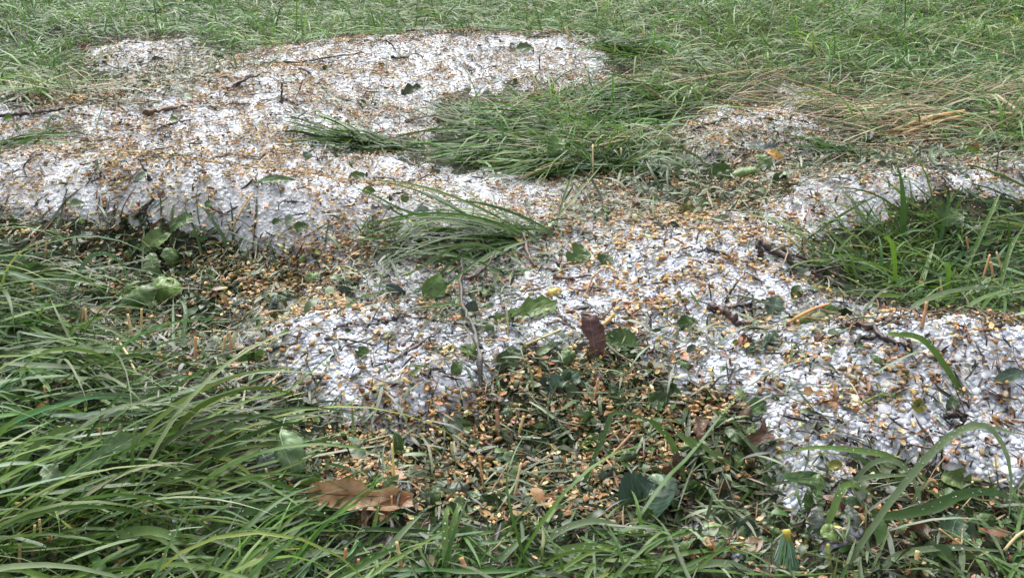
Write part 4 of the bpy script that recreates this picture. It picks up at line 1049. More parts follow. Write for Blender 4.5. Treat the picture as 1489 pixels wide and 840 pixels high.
leaf(110, 296, 24, 14, 10, 45, 'ovate', (.22, .30, .18), 'pale green leaf on the left end of the hail', None)
leaf(40, 400, 90, 40, 4, 45, 'ovate', (.11, .20, .05), 'broad green leaf at the left edge below the hail', None, .2, .3)
leaf(100, 410, 50, 24, 20, 40, 'ovate', (.26, .34, .22), 'pale green leaf right of the broad one at the left edge', None)
leaf(14, 358, 34, 18, -10, 40, 'ovate', (.18, .28, .20), 'bluish leaf at the left edge below the hail', None)
leaf(37, 372, 20, 14, 0, 45, 'ovate', (.06, .12, .03), 'small dark green leaf at the left edge below the hail', None)
leaf(536, 277, 20, 14, 0, 45, 'ovate', (.11, .21, .04), 'small green leaf below the flat dark tuft', None)
leaf(518, 256, 28, 14, 15, 45, 'ovate', MGc, 'green leaf in the thin trail of litter on the left hail', None)
leaf(612, 306, 22, 12, 10, 45, 'torn', (.28, .38, .30), 'whitish green leaf above the middle mat', None)
leaf(447, 226, 12, 14, 80, 50, 'round', (.17, .28, .16), 'tiny round leaf standing below the flat dark tuft', None)
leaf(398, 260, 60, 12, 4, 40, 'lance', (.16, .25, .10), 'narrow pale green leaf on the left hail', None)
leaf(205, 256, 24, 12, 40, 45, 'lance', (.24, .33, .22), 'pale grey green leaf at the foot of the little upright twig', None)
leaf(252, 173, 14, 8, 0, 45, 'ovate', (.16, .28, .05), 'tiny bright leaf on the far left hail', None)
leaf(12, 172, 16, 12, 20, 45, 'ovate', (.14, .24, .04), 'small bright leaf at the left edge on the far hail', None)
leaf(123, 70, 14, 10, 10, 50, 'ovate', (.30, .07, .06), 'small dark red leaf at the left end of the far hail', None)
leaf(226, 87, 20, 10, 12, 40, 'ovate', (.06, .04, .03), 'dark shrivelled leaf on the far left hail patch', None)
leaf(762, 70, 30, 16, 6, 40, 'ovate', (.09, .16, .05), 'green leaf on the far hail, right part', None)
leaf(600, 130, 34, 18, 20, 40, 'maple', (.045, .07, .03), 'dark crumpled leaf on the far hail, middle', None, .3, .5)
leaf(812, 72, 14, 8, 0, 40, 'ovate', (.20, .08, .04), 'small brown leaf on the far hail, right part', None)
leaf(806, 215, 36, 24, 60, 50, 'torn', (.12, .24, .05), 'bright leaf in the middle of the central grass', None, lift=.012)
leaf(832, 174, 12, 12, 80, 50, 'ovate', (.15, .30, .05), 'tiny bright leaf in the central grass', None, lift=.012)
leaf(588, 288, 12, 14, 80, 55, 'torn', (.12, .2, .05), 'tiny upright green leaf right of the thin litter trail', None)
leaf(928, 300, 14, 12, 10, 50, 'ovate', (.16, .06, .05), 'small red brown leaf right of the long tuft', None)
leaf(948, 290, 24, 14, 30, 50, 'torn', (.13, .21, .06), 'green leaf right of the small red brown leaf', None)
leaf(1189, 171, 10, 12, 60, 50, 'ovate', (.55, .33, .05), 'tiny yellow leaf at the left end of the hay', None)
leaf(1170, 121, 14, 10, 40, 50, 'ovate', (.05, .035, .05), 'dark little leaf at the far end of the small hail patch', None)
leaf(1095, 142, 36, 10, 0, 40, 'lance', (.22, .24, .05), 'yellowish leaf behind the right mound', None)
leaf(1226, 222, 60, 20, 4, 35, 'lance', (.08, .14, .07), 'dark green broad leaf at the foot of the hay', None)
leaf(1345, 405, 22, 26, 70, 50, 'round', (.045, .09, .035), 'dark round leaf in the right tuft', None, lift=.01)
leaf(1340, 408, 7, 6, 20, 50, 'round', (.62, .40, .03), 'tiny yellow leaf in the right tuft', None, lift=.025)
leaf(1420, 452, 80, 16, 4, 35, 'lance', (.17, .22, .14), 'long grey leaf lying at the foot of the right tuft', None)
leaf(1470, 545, 50, 20, 20, 40, 'ovate', (.08, .14, .09), 'dark leaf on the hail at the right edge', None)
leaf(1100, 506, 34, 20, 30, 40, 'lobed', (.12, .19, .12), 'grey green moss like leaf on the hail, right', None)
leaf(1082, 498, 26, 20, 10, 40, 'torn', (.14, .06, .04), 'brown leaf scrap below the forked dark branch', None)
leaf(1070, 497, 10, 10, 60, 50, 'ovate', (.30, .42, .04), 'tiny lime leaf below the forked dark branch', None)
leaf(1338, 590, 24, 20, 0, 45, 'ovate', (.26, .28, .04), 'yellow green leaf on the hail, far right', None)
leaf(1385, 585, 26, 20, 60, 45, 'lobed', (.10, .17, .07), 'green lobed leaf on the hail, far right', None)
leaf(380, 518, 20, 20, 70, 50, 'round', (.15, .28, .03), 'left one of two bright round leaves by the centre hail patch', None)
leaf(362, 520, 20, 24, 80, 50, 'round', (.11, .22, .03), 'right hand neighbour leaf of the bright round pair by the centre hail', None)
leaf(500, 428, 34, 26, 20, 40, 'ovate', (.05, .08, .05), 'dark wet leaf at the top of the centre hail patch', None)
leaf(570, 425, 40, 26, 0, 40, 'ovate', (.06, .09, .07), 'dark grey green leaf at the top of the centre hail patch, right', None)
leaf(1288, 190, 30, 12, 12, 40, 'lance', (.14, .24, .12), 'green leaf in the hay', None)
leaf(1380, 312, 34, 40, 70, 45, 'ovate', (.11, .2, .05), 'broad green leaf in the right tuft below the folded blade', None, lift=.015)
leaf(1305, 158, 20, 14, 60, 50, 'ovate', (.12, .23, .05), 'green leaf standing in the hay, upper right', None)

# leaves trodden into the litter, many alike
KN = ['ovate', 'lance', 'torn', 'lobed', 'round', 'maple', 'ovate', 'torn']
CN = [((.05, .10, .025), 'dark green'), ((.09, .17, .04), 'mid green'), ((.15, .24, .06), 'light green'), ((.24, .32, .22), 'pale grey green'), ((.16, .08, .045), 'brown'), ((.10, .13, .10), 'dull green')]
def region2(px, py):
    return ('on the far left' if px < 300 else 'left of centre' if px < 600 else 'in the centre' if px < 900 else 'right of centre' if px < 1200 else 'on the far right', 'close to the camera' if py > 600 else 'in the middle distance' if py > 330 else 'far back')
k_ = 0
for _ in range(9000):
    if k_ >= 230: break
    px, py = hr.uniform(5, 1484), 120 + 690 * hr.uniform() ** .9
    l_ = samp(LITTER, np.array([px]), np.array([py]))[0]
    if hr.uniform() > l_ * .9 + .05 * (py > 230): continue
    if l_ < .3 and samp(GRASS, np.array([px]), np.array([py]))[0] > .4: continue
    f = (.35 + .85 * py / 840) * (1 if l_ > .4 else .7)
    ci = hr.choice(6, p=[.30, .28, .14, .08, .10, .10]); ki = hr.choice(8)
    L = hr.uniform(14, 44) * f; rg = region2(px, py)
    leaf(px, py, L, L * hr.uniform(.4, .9) * (.55 if KN[ki] == 'lance' else 1), hr.uniform(0, 360), hr.normal(28, 20), KN[ki], tuple(np.array(CN[ci][0]) * hr.uniform(.7, 1.25)), '%s %s leaf in the litter %s, %s' % ('small' if L < 26 * f else 'broad', CN[ci][1], rg[0], rg[1]), None, hr.uniform(.1, .6), hr.normal(.1, .7), .14, hr.uniform(-.3, .5), hr.normal(0, 25), group='crushed leaves in the litter', lift=hr.uniform(-.003, .003))
    k_ += 1

# ---- twigs and branches
def twig(px, wpx, c, label, h=None, name='twig', sides=(), rough=.18, mat=None, cat='twig', group=None, taper=.45, n=None, knots=True, stand=False):
    """px: points in the photograph; lies on the ground, lifted by h millimetres at each point"""
    m = len(px); h = [2.5] * m if h is None else h
    if stand:
        d0 = depth(at(*px[0])); P = [at_depth(x_, y_, d0 + h[i] * .001) for i, (x_, y_) in enumerate(px)]
    else: P = [at(x_, y_, h[i] * .001) for i, (x_, y_) in enumerate(px)]
    a = np.array(P[0]); n = n or 5 * m
    C = spline(P, n); sc = depth(a) / FPX
    r = np.random.default_rng(int(px[0][0] * 7 + px[0][1]))
    rad = wpx * sc * .5 * np.linspace(1, taper, n)
    if knots: rad = rad * (1 + .28 * r.normal(0, 1, n).clip(-1.2, 1.6))
    C = C + r.normal(0, wpx * sc * .15, C.shape)
    if not stand: C[:, 2] = np.maximum(C[:, 2], Ht(C[:, 0], C[:, 1]) + rad * .7)
    V, q, t3 = tube(C - a, rad, 7, int(px[0][0]), rough)
    t = mixcol([c], len(V), .22, None, r)
    o = add(name, raw_mesh(name, V, [q, t3], t, mat or M_DARK), loc=Vector(a), label=label, cat=cat, group=group)
    for (f, dx, dy, L, wp) in sides:
        b = C[int(f * (n - 1))]; L_ = L * sc
        D = np.array([dx, dy, .35]); D /= np.linalg.norm(D)
        Cs = b - a + D * np.linspace(0, L_, 6)[:, None] + r.normal(0, L_ * .03, (6, 3)) * np.linspace(0, 1, 6)[:, None]
        V, q, t3 = tube(Cs, wp * sc * .5 * np.linspace(1, .5, 6), 5, 3, rough * .7)
        add('side_twig', raw_mesh('side_twig', V, [q, t3], mixcol([c], len(V), .2, None, r), mat or M_DARK), parent=o)
    return o
BK, BR, RB, GRY = (.022, .015, .012), (.075, .042, .026), (.11, .045, .025), (.07, .065, .055)
twig([(1103, 352), (1140, 372), (1165, 388), (1200, 404), (1238, 424), (1290, 438)], 11, (.05, .032, .024), 'long thick dark brown branch running down right to the right tuft', [3, 8, 10, 9, 6, 3], name='branch', cat='branch', sides=[(.3, .6, .5, 26, 4), (.55, .7, -.2, 40, 5)])
twig([(1128, 360), (1160, 372), (1200, 392), (1230, 410)], 6, (.06, .036, .026), 'thinner dark twig lying along the top of the long thick branch', [8, 13, 12, 8])
twig([(1106, 376), (1104, 352)], 10, BK, 'short black stump standing left of the long thick branch', [0, 0], stand=True, taper=.6, cat='stump')
twig([(1028, 362), (1048, 368), (1062, 376), (1070, 384)], 6, BK, 'short black twig on the hail left of the black stump')
twig([(1028, 448), (1060, 446), (1090, 442), (1118, 435)], 7, (.03, .02, .017), 'black horizontal arm of the forked branch on the hail, right', [5, 6, 5, 3], name='branch', cat='branch', sides=[(.5, .2, .8, 24, 3)])
twig([(1035, 444), (1052, 452), (1068, 464), (1074, 474)], 12, (.05, .02, .018), 'thick reddish black root of the forked branch, right', [5, 7, 6, 3], name='branch', cat='branch', sides=[(.9, .5, -.6, 30, 3)])
twig([(1035, 440), (1032, 420), (1031, 405)], 3, BK, 'thin black twig standing up from the forked branch', [0, 0, 0], stand=True)
twig([(1054, 440), (1068, 415), (1082, 400)], 3, BK, 'thin black twig leaning right from the forked branch', [0, 0, 0], stand=True)
twig([(1222, 472), (1262, 474), (1290, 492), (1318, 502), (1322, 508)], 9, (.035, .022, .018), 'dark curved strip of bark with a ragged end on the right hail ridge', [3, 5, 7, 5, 2], name='branch', cat='branch', sides=[(.1, .6, .5, 18, 4)])
twig([(1284, 462), (1300, 468), (1322, 476)], 6, BK, 'ragged black bark piece above the curved strip')
twig([(1250, 490), (1280, 492), (1310, 502)], 7, BK, 'black bark piece under the curved strip')
twig([(700, 566), (697, 520), (688, 478), (672, 440), (672, 372)], 8, (.05, .048, .042), 'grey black lichen covered twig running up the picture in the centre', [5, 12, 18, 16, 10], taper=.6, name='branch', cat='branch')
twig([(676, 406), (694, 398), (710, 384), (720, 366)], 5, (.09, .065, .06), 'purplish side branch reaching right from the long grey black twig', [10, 14, 18, 20])
twig([(762, 342), (768, 368), (778, 384), (800, 392), (826, 392)], 6, (.07, .04, .03), 'brown hooked twig right of the long grey black twig', [12, 8, 4, 3, 2])
twig([(804, 404), (830, 404), (860, 400)], 6, (.075, .042, .03), 'brown knobbly twig on the hail, centre right', [3, 5, 3])
twig([(790, 436), (806, 450), (822, 466), (830, 474)], 6, (.05, .035, .028), 'dark twig slanting down right of the dandelion leaf')
twig([(796, 470), (815, 468), (838, 478)], 5, (.07, .035, .03), 'red brown twig left of the upright purple leaf', [3, 4, 3], sides=[(.05, -.1, -.6, 16, 5)])
twig([(846, 456), (872, 462), (905, 474)], 5, BR, 'brown twig behind the upright purple leaf', [4, 7, 5], sides=[(.6, .6, .7, 24, 4)])
twig([(560, 468), (585, 460), (612, 464)], 5, (.05, .028, .02), 'spiny dark spruce twig at the top of the centre hail patch', [3, 5, 3], rough=.5)
twig([(484, 478), (510, 470), (522, 472)], 5, (.05, .028, .02), 'spiny dark spruce twig in the middle of the centre hail patch', [3, 4, 3], rough=.5)
twig([(545, 463), (556, 468), (566, 472)], 5, BK, 'short black twig in the centre hail patch')
twig([(472, 492), (500, 493), (525, 497), (548, 502)], 4, (.045, .03, .022), 'long thin dark twig across the centre hail patch', [3, 5, 5, 3], sides=[(.8, .2, -.8, 14, 4)])
twig([(568, 524), (595, 510), (618, 494), (640, 482)], 6, (.05, .036, .03), 'long dark twig slanting up right from the centre hail patch', [3, 6, 7, 4])
twig([(576, 520), (600, 500), (610, 488)], 3, BR, 'thin brown twig beside the long slanting one')
twig([(540, 480), (548, 490)], 4, BR, 'stubby brown twig in the centre hail patch')
twig([(408, 150), (410, 138), (411, 120)], 5, BK, 'black twig standing on the far left hail', [0, 0, 0], stand=True)
twig([(411, 144), (425, 149), (434, 154)], 5, BK, 'black foot of the standing twig on the far left hail')
twig([(434, 98), (448, 104), (456, 114)], 4, BK, 'short curved black twig right of the standing one', [4, 8, 3])
twig([(434, 136), (440, 116)], 2.5, BK, 'thin black twig standing right of the standing one', [0, 0], stand=True)
twig([(332, 130), (350, 118), (366, 107)], 6, (.04, .026, .02), 'dark branch lying on the crest of the left hail', [4, 8, 8], sides=[(.3, .9, .2, 40, 4)])
twig([(318, 128), (345, 127), (372, 122)], 4, BR, 'brown twig under the dark branch on the crest')
twig([(0, 168), (40, 165), (80, 160), (114, 155)], 6, (.035, .022, .018), 'long dark branch on the hail at the left edge', [6, 7, 7, 5], name='branch', cat='branch')
twig([(208, 166), (240, 158), (275, 153)], 8, (.10, .055, .03), 'brown ragged branch on the far left hail', [4, 7, 5], rough=.4)
twig([(220, 192), (250, 180), (285, 173)], 4, BR, 'thin twig on the hail below the brown ragged branch')
twig([(173, 182), (178, 172)], 4, BK, 'tiny black twig standing on the left hail', [0, 0], stand=True)
twig([(218, 262), (210, 246), (200, 230)], 4.5, BK, 'little upright black twig on the left hail', [0, 0, 0], stand=True)
twig([(144, 262), (148, 246)], 5, (.10, .06, .035), 'short brown stump on the left hail', [0, 0], stand=True)
twig([(344, 226), (370, 228), (388, 227)], 3, BK, 'thin black twig on the hail below the flat dark tuft')
twig([(305, 232), (325, 226), (338, 222)], 3.5, BR, 'curved brown twig on the left hail')
twig([(60, 312), (52, 296), (70, 282)], 3, BR, 'thin brown twig at the lower left hail edge')
twig([(200, 318), (212, 300), (228, 286)], 8, (.04, .028, .02), 'dark rotten lump of bark on the left hail', [3, 6, 4], rough=.5)
twig([(560, 58), (572, 68), (580, 79)], 3, BK, 'thin dark twig slanting on the far hail, centre', [18, 8, 2])
twig([(568, 84), (585, 84), (596, 82)], 5, BK, 'black twig lying on the far hail, centre')
twig([(766, 54), (790, 53), (812, 51)], 4, BR, 'brown twig along the top edge of the far hail')
twig([(784, 104), (785, 78)], 2.5, BK, 'thin black twig standing on the far hail, right', [0, 0], stand=True)
twig([(706, 56), (713, 66)], 3, BK, 'tiny black twig on the far hail, right of centre')
twig([(452, 56), (456, 66)], 5, BK, 'black snag at the crest of the far hail', [0, 0], stand=True, sides=[(.4, .9, .1, 14, 3)])
twig([(400, 92), (440, 90), (490, 82), (530, 76)], 4, (.04, .03, .02), 'long dark twig lying across the far left hail', [5, 5, 5, 5])
twig([(905, 78), (915, 82), (962, 86)], 4, BR, 'brown twig right of the far hail')
twig([(984, 200), (1020, 184), (1056, 172)], 5, (.04, .028, .02), 'dark twig leaning on the left flank of the right mound', [3, 8, 5])
twig([(1070, 216), (1100, 221), (1128, 222)], 4, BR, 'pair of brown twigs behind the leaf cluster, upper one')
twig([(1118, 126), (1132, 136), (1143, 140)], 3, BK, 'thin black twig on the small far hail patch')
twig([(1192, 262), (1193, 290)], 5, BR, 'brown twig end standing on the hail behind the right mound', [0, 0], stand=True)
twig([(1180, 306), (1192, 310), (1203, 314)], 4, BK, 'short black twig on the hail below the right mound')
twig([(1225, 334), (1228, 352)], 4.5, BK, 'black twig standing by the right tuft', [0, 0], stand=True)
twig([(1166, 368), (1167, 345)], 3, BK, 'thin black twig standing left of the right tuft', [0, 0], stand=True)
twig([(1450, 246), (1452, 222), (1462, 206)], 3, BK, 'black stalk beside the purple grey leaf', [0, 0, 0], stand=True)
twig([(990, 754), (1000, 740), (1010, 728)], 6, BR, 'brown twig in the dark hollow')
twig([(1190, 620), (1196, 632)], 8, BK, 'stubby black twig on the lower right hail')
twig([(1222, 636), (1240, 644), (1256, 652)], 5, BK, 'black crumbled twig on the lower right hail', rough=.4)
twig([(1201, 674), (1206, 700), (1212, 715)], 4, BK, 'short black twig leaning in front of the lower hail', [14, 8, 2])
twig([(1192, 660), (1206, 672)], 7, BK, 'black twig end under the blade on the lower hail')
twig([(1376, 608), (1390, 596), (1400, 612), (1392, 624)], 11, BK, 'charred black lump of bark on the right hail', [5, 10, 8, 3], rough=.5)
twig([(1290, 605), (1320, 625), (1350, 640)], 3, BR, 'thin brown twig on the lower right hail')
twig([(1330, 452), (1370, 440), (1400, 444)], 5, BR, 'brown twig at the foot of the right tuft')
twig([(1440, 476), (1489, 474)], 6, BK, 'black twig at the right edge on the hail ridge')
twig([(135, 534), (148, 544), (162, 554)], 9, (.035, .03, .034), 'thick slate grey twig in the left turf', [12, 12, 10], taper=.8)
twig([(308, 608), (360, 616), (400, 636)], 4, (.13, .07, .055), 'long thin reddish twig left of the centre hail patch', [22, 24, 14])
twig([(0, 492), (48, 500)], 5, BK, 'dark stick at the left edge') if False else None
twig([(500, 492), (540, 545), (575, 560)], 3, BR, 'thin brown twig on the lower centre hail patch')
twig([(560, 624), (545, 590), (520, 572)], 4, (.04, .03, .03), 'black twig on the lower tip of the centre hail patch')
twig([(515, 720), (525, 708), (540, 700)], 7, (.03, .02, .02), 'black twig on the small hail island')
twig([(573, 727), (590, 708)], 7, (.03, .02, .02), 'short black twig behind the large dry tan leaf', [9, 12])
twig([(706, 642), (722, 660)], 6, RB, 'stubby reddish twig left of the husk heap', [7, 5])
twig([(860, 478), (890, 508), (925, 530), (960, 552)], 4, (.12, .10, .06), 'olive brown stalk lying below the green oval leaf', [16, 14, 9, 6])
twig([(986, 474), (982, 496), (975, 522)], 4, (.13, .08, .05), 'thin brown stick right of the green oval leaf')
twig([(850, 432), (858, 412), (864, 400), (882, 388)], 4, (.26, .13, .06), 'orange brown stalk on the hail above the purple leaf', [3, 9, 12, 8])

# small twigs and bark strips strewn by the hundred: nothing sets many of them apart
names_ = {'far left': 'on the far left', 'left': 'left of centre', 'middle': 'in the centre', 'right': 'right of centre', 'far right': 'on the far right'}
def region(px, py):
    col = 'far left' if px < 300 else 'left' if px < 600 else 'middle' if px < 900 else 'right' if px < 1200 else 'far right'
    row = 'near' if py > 600 else 'middle distance' if py > 330 else 'far'
    return names_[col], row
cnt = 0; tries = 0
while cnt < 190 and tries < 6000:
    tries += 1
    px, py = hr.uniform(0, 1489), 50 + 760 * hr.uniform(0, 1) ** 1.25
    p = at(px, py)
    if hail_cover(p[0:1], p[1:2], p[2:3])[0] < .3 and samp(LITTER, np.array([px]), np.array([py]))[0] < .5: continue
    f = .45 + .9 * py / 840
    L = hr.uniform(12, 42) * f; a_ = hr.normal(0, .45) + (PI if hr.uniform() < .5 else 0); bnd = hr.normal(0, .18)
    pts = [(px + L * t * math.cos(a_ + bnd * t), py - L * .6 * t * math.sin(a_ + bnd * t)) for t in (0, .5, 1)]
    if any(not (2 < q_[0] < 1487 and 40 < q_[1] < 838) for q_ in pts): continue
    colr, cname = [(BK, 'black'), (BR, 'brown'), (RB, 'reddish brown'), ((.17, .11, .06), 'light brown')][hr.choice(4, p=[.45, .3, .12, .13])]
    w_ = hr.uniform(1.6, 4.6) * f
    rg = region(px, py); thick = 'thick' if w_ > 3.4 * f else 'thin'
    lab = '%s %s twig lying %s, %s' % (thick, cname, rg[0], {'near': 'close to the camera', 'middle distance': 'in the middle distance', 'far': 'far back'}[rg[1]])
    h0 = hr.uniform(2, 7)
    twig(pts, w_, colr, lab, [h0, h0 + 2, hr.uniform(2, 9)], group='small twigs strewn on the hail and litter', rough=.3, sides=[(hr.uniform(.2, .8), hr.choice([-1, 1]), hr.normal(0, .5), L * .35, w_ * .6)] if hr.uniform() < .35 else ())
    cnt += 1

# ---- straw stalks and cut stubble
SC1, SC2 = (.55, .42, .20), (.50, .28, .13)
def stalk(px, wpx, c, label, h=None, stand=False, name='straw_stalk', cat='straw stalk', group=None):
    m = len(px); h = [4] * m if h is None else h
    if stand: d0 = depth(at(*px[0])); P = [at_depth(x_, y_, d0 + h[i] * .001) for i, (x_, y_) in enumerate(px)]
    else: P = [at(x_, y_, h[i] * .001) for i, (x_, y_) in enumerate(px)]
    a = np.array(P[0]); n = 4 * m; C = spline(P, n); sc = depth(a) / FPX; seed = int(px[0][0] * 3 + px[0][1])
    rad = wpx * sc * .5 * np.linspace(1, .85, n); rad[n // 2] *= 1.25
    V, q, t3 = tube(C - a, rad, 7, seed, .06)
    r = np.random.default_rng(seed)
    k = np.linspace(.75, 1.15, n).repeat(7); k = np.concatenate([k, [.75, .5]])
    return add(name, raw_mesh(name, V, [q, t3], np.clip(np.array([c]) * k[:, None], 0, .9), M_STRAW), loc=Vector(a), label=label, cat=cat, group=group)
stalk([(575, 715), (572, 680), (570, 644)], 4, (.66, .52, .20), 'yellow straw stalk standing behind the large dry tan leaf', [0, 0, 0], True)
stalk([(170, 492), (185, 515), (198, 542)], 4, (.60, .50, .28), 'pale straw stalk slanting in the left litter', [26, 18, 10])
stalk([(745, 736), (752, 700), (758, 672)], 4, (.58, .44, .24), 'pale straw stalk standing in the husk heap', [0, 2, 4], True)
stalk([(760, 503), (790, 490), (817, 478)], 4, (.66, .58, .30), 'pale yellow stalk lying left of the upright purple leaf', [6, 8, 8])
stalk([(739, 492), (738, 465), (736, 445)], 2.6, (.55, .46, .26), 'thin straw hanging from the dandelion leaf', [0, 0, 0], True)
stalk([(336, 336), (350, 308), (368, 280)], 3, (.60, .42, .20), 'straw stalk leaning on the left hail edge', [3, 8, 14])
stalk([(874, 474), (885, 465), (893, 456)], 7, (.60, .38, .14), 'stubby tan stalk on the hail above the green oval leaf', [8, 10, 12])
stalk([(1145, 470), (1165, 458), (1185, 448), (1205, 442)], 5, (.62, .33, .13), 'orange tan stalk over the brownish folded leaf', [8, 14, 14, 10])
stalk([(1214, 158), (1290, 154), (1345, 154)], 5, (.62, .52, .30), 'long pale straw stalk lying in the hay', [14, 14, 14])
stalk([(1405, 168), (1440, 165), (1489, 166)], 4, (.55, .46, .26), 'pale straw stalk in the hay at the right', [14, 14, 12])
stalk([(1448, 138), (1475, 158), (1492, 172)], 5, (.42, .36, .24), 'grey straw stalk slanting out of the hay', [22, 16, 10])
stalk([(1300, 190), (1350, 172), (1402, 162)], 7, (.55, .36, .15), 'thick tan straw bundle stalk in the hay, upper one', [14, 16, 16])
stalk([(1312, 196), (1355, 180), (1405, 168)], 6, (.50, .32, .14), 'thick tan straw bundle stalk in the hay, lower one', [12, 14, 14])
stalk([(758, 258), (800, 242), (835, 232)], 5, (.55, .44, .24), 'straw stalk lying in front of the central grass', [10, 14, 16])
stalk([(862, 262), (862, 210)], 3, (.60, .50, .28), 'thin straw standing in the central grass', [0, 0], True)
stalk([(905, 250), (903, 215)], 2.6, (.6, .5, .28), 'second thin straw standing in the central grass, right', [0, 0], True)
stalk([(1460, 800), (1478, 780), (1492, 770)], 5, (.5, .42, .22), 'pale stalk in the near right corner', [10, 14, 16])
stalk([(1365, 768), (1395, 790), (1420, 808)], 4, (.45, .32, .16), 'brown stalk in the near right corner', [16, 10, 6])
stalk([(880, 670), (905, 645), (920, 628)], 4, (.42, .26, .14), 'brown straw leaning behind the kinked stem', [8, 16, 20])
stalk([(900, 712), (890, 680), (882, 668)], 4, (.40, .24, .13), 'brown straw below the kinked stem', [6, 14, 16])
stub = [(28, 835, 44, 8, SC1), (47, 812, 50, 7, SC1), (62, 806, 52, 7, SC1), (80, 806, 26, 15, SC2), (176, 835, 40, 9, SC2), (240, 840, 34, 12, SC1), (500, 842, 42, 9, SC2), (586, 835, 48, 9, SC1), (522, 842, 26, 8, SC2), (680, 840, 28, 14, SC2), (72, 600, 40, 6, SC2), (150, 660, 40, 7, SC2),
        (194, 500, 44, 7, SC1), (206, 488, 40, 6, SC1), (126, 486, 38, 5, SC1), (118, 480, 34, 5, SC2), (284, 535, 46, 8, SC2), (322, 526, 38, 7, SC1), (338, 522, 40, 7, SC2), (65, 380, 28, 5, SC2), (53, 378, 26, 5, SC1), (238, 545, 34, 9, SC2), (55, 440, 28, 9, SC2),
        (725, 640, 46, 10, (.35, .2, .12)), (752, 640, 36, 8, SC1), (660, 676, 34, 7, SC1), (704, 716, 50, 6, SC2), (862, 590, 40, 6, SC2), (625, 680, 32, 9, (.40, .18, .08)), (1216, 588, 32, 6, SC2), (1042, 824, 40, 6, (.45, .2, .1)), (1208, 830, 40, 9, (.30, .34, .08)), (1330, 834, 34, 12, SC1),
        (1428, 410, 40, 6, SC2), (1446, 416, 36, 6, SC2), (1462, 410, 44, 5, SC1), (1340, 480, 42, 8, SC2), (1330, 405, 20, 7, SC1), (1411, 380, 36, 5, SC2), (1372, 440, 34, 5, SC1), (570, 760, 40, 6, SC2), (395, 720, 40, 7, (.42, .36, .16)), (1045, 720, 30, 5, SC2), (430, 500, 26, 6, SC2), (520, 745, 26, 5, SC1),
        (180, 24, 14, 5, SC1), (260, 14, 14, 5, SC1), (830, 60, 20, 4, SC1), (560, 25, 14, 4, SC2), (905, 40, 16, 4, SC1), (930, 62, 18, 5, SC2), (950, 58, 16, 4, SC1), (1200, 18, 16, 5, SC2), (1055, 34, 16, 4, SC1), (1170, 22, 18, 5, SC2)]
for i, (px, py, hpx, wpx, c) in enumerate(stub):
    py = min(py, 838)
    d = hr.normal(0, 6); rg = region(px, py)
    o = stalk([(px, py), (px + d * .5, py - hpx * .5), (px + d, py - hpx)], wpx * .62, c, '%s cut stalk standing %s, %s' % ('broad' if wpx >= 8 else 'slender', rg[0], {'near': 'close to the camera', 'middle distance': 'in the middle distance', 'far': 'in the far turf'}[rg[1]]), [0, 0, 0], True, 'cut_stalk', 'cut stalk', 'cut stalks left standing by the mower')

# ---- fir sprig, yarrow fronds, lichen
def sprig(px, py, L, n, nl, az_down, c, label, name, cat, spread=.9, base=(.30, .27, .06), w=.0011, hang=True, r0=.003):
    a = at(px, py); sc = depth(a) / FPX; Lm = L * sc; r = np.random.default_rng(int(px))
    top = at_depth(px, py - L, depth(a)) - a if hang else None
    if hang: C = spline([top, top * .62 + [0.002, 0, 0], top * .3], 8)
    else:
        e = np.array([math.cos(az_down), math.sin(az_down), 0]); C = spline([[0, 0, .004], e * Lm * .5 + [0, 0, .012], e * Lm + [0, 0, .006]], 12)
        g = Hs(C[:, 0] + a[0], C[:, 1] + a[1]) - a[2] + .006; C[:, 2] = np.maximum(C[:, 2], g)
    V, q, t3 = tube(C, np.linspace(r0, r0 * .35, len(C)), 7, 1, .1)
    o = add(name, raw_mesh(name, V, [q, t3], np.array([base]), M_STRAW), loc=Vector(a), label=label, cat=cat)
    t = r.uniform(.05, 1, n); idx = (t * (len(C) - 1)).astype(int); P = C[idx]
    ax_ = C[-1] - C[0]; ax_ /= np.linalg.norm(ax_)
    D = r.normal(0, 1, (n, 3)); D -= (D @ ax_)[:, None] * ax_; D /= np.linalg.norm(D, axis=1, keepdims=True)
    D = D * spread + ax_ * .9
    D /= np.linalg.norm(D, axis=1, keepdims=True)
    s_ = np.linspace(0, 1, 6)[None, :, None]; Ln = (nl * sc * r.lognormal(0, .15, n))[:, None, None]
    Cn = P[:, None] + D[:, None] * s_ * Ln + (ax_[None, None] * s_ ** 2 * Ln * .5 if hang else np.array([0, 0, -.15]) * s_ ** 2 * Ln)
    if not hang:
        g = Hs(Cn[..., 0] + a[0], Cn[..., 1] + a[1]) - a[2] + .003; Cn[..., 2] = np.maximum(Cn[..., 2], g)
    V, F, T = ribbon(Cn, np.full(n, w), .6, r.normal(0, 1, n), 6, mixcol(c, n, .12, None, r), True, .9)
    m_ = raw_mesh('needles', V, [F], T, M_GRASS)
    add('needles', m_, parent=o)
    return o
sprig(1143, 832, 62, 95, 34, 0, [(.16, .27, .16), (.24, .36, .28), (.11, .2, .10)], 'hanging blue green fir sprig with a yellow bud, near right', 'fir_sprig', 'fir sprig', .55, (.42, .34, .04), .0013)
sprig(1096, 668, 12, 22, 18, 1.2, [(.20, .30, .20), (.26, .36, .27)], 'little fan of pale needles at the left edge of the hail tongue', 'fir_sprig', 'fir sprig', .6, hang=False, r0=.0012)
sprig(1300, 446, 60, 160, 16, .15, [(.09, .19, .05), (.07, .15, .05)], 'feathery yarrow frond lying at the foot of the right tuft', 'yarrow_frond', 'frond', 1.2, hang=False, r0=.0012, w=.0012)
sprig(1340, 452, 50, 120, 14, -.1, [(.09, .19, .05), (.07, .15, .05)], 'second feathery frond right of the first, foot of the right tuft', 'yarrow_frond', 'frond', 1.2, hang=False, r0=.0012, w=.0012)
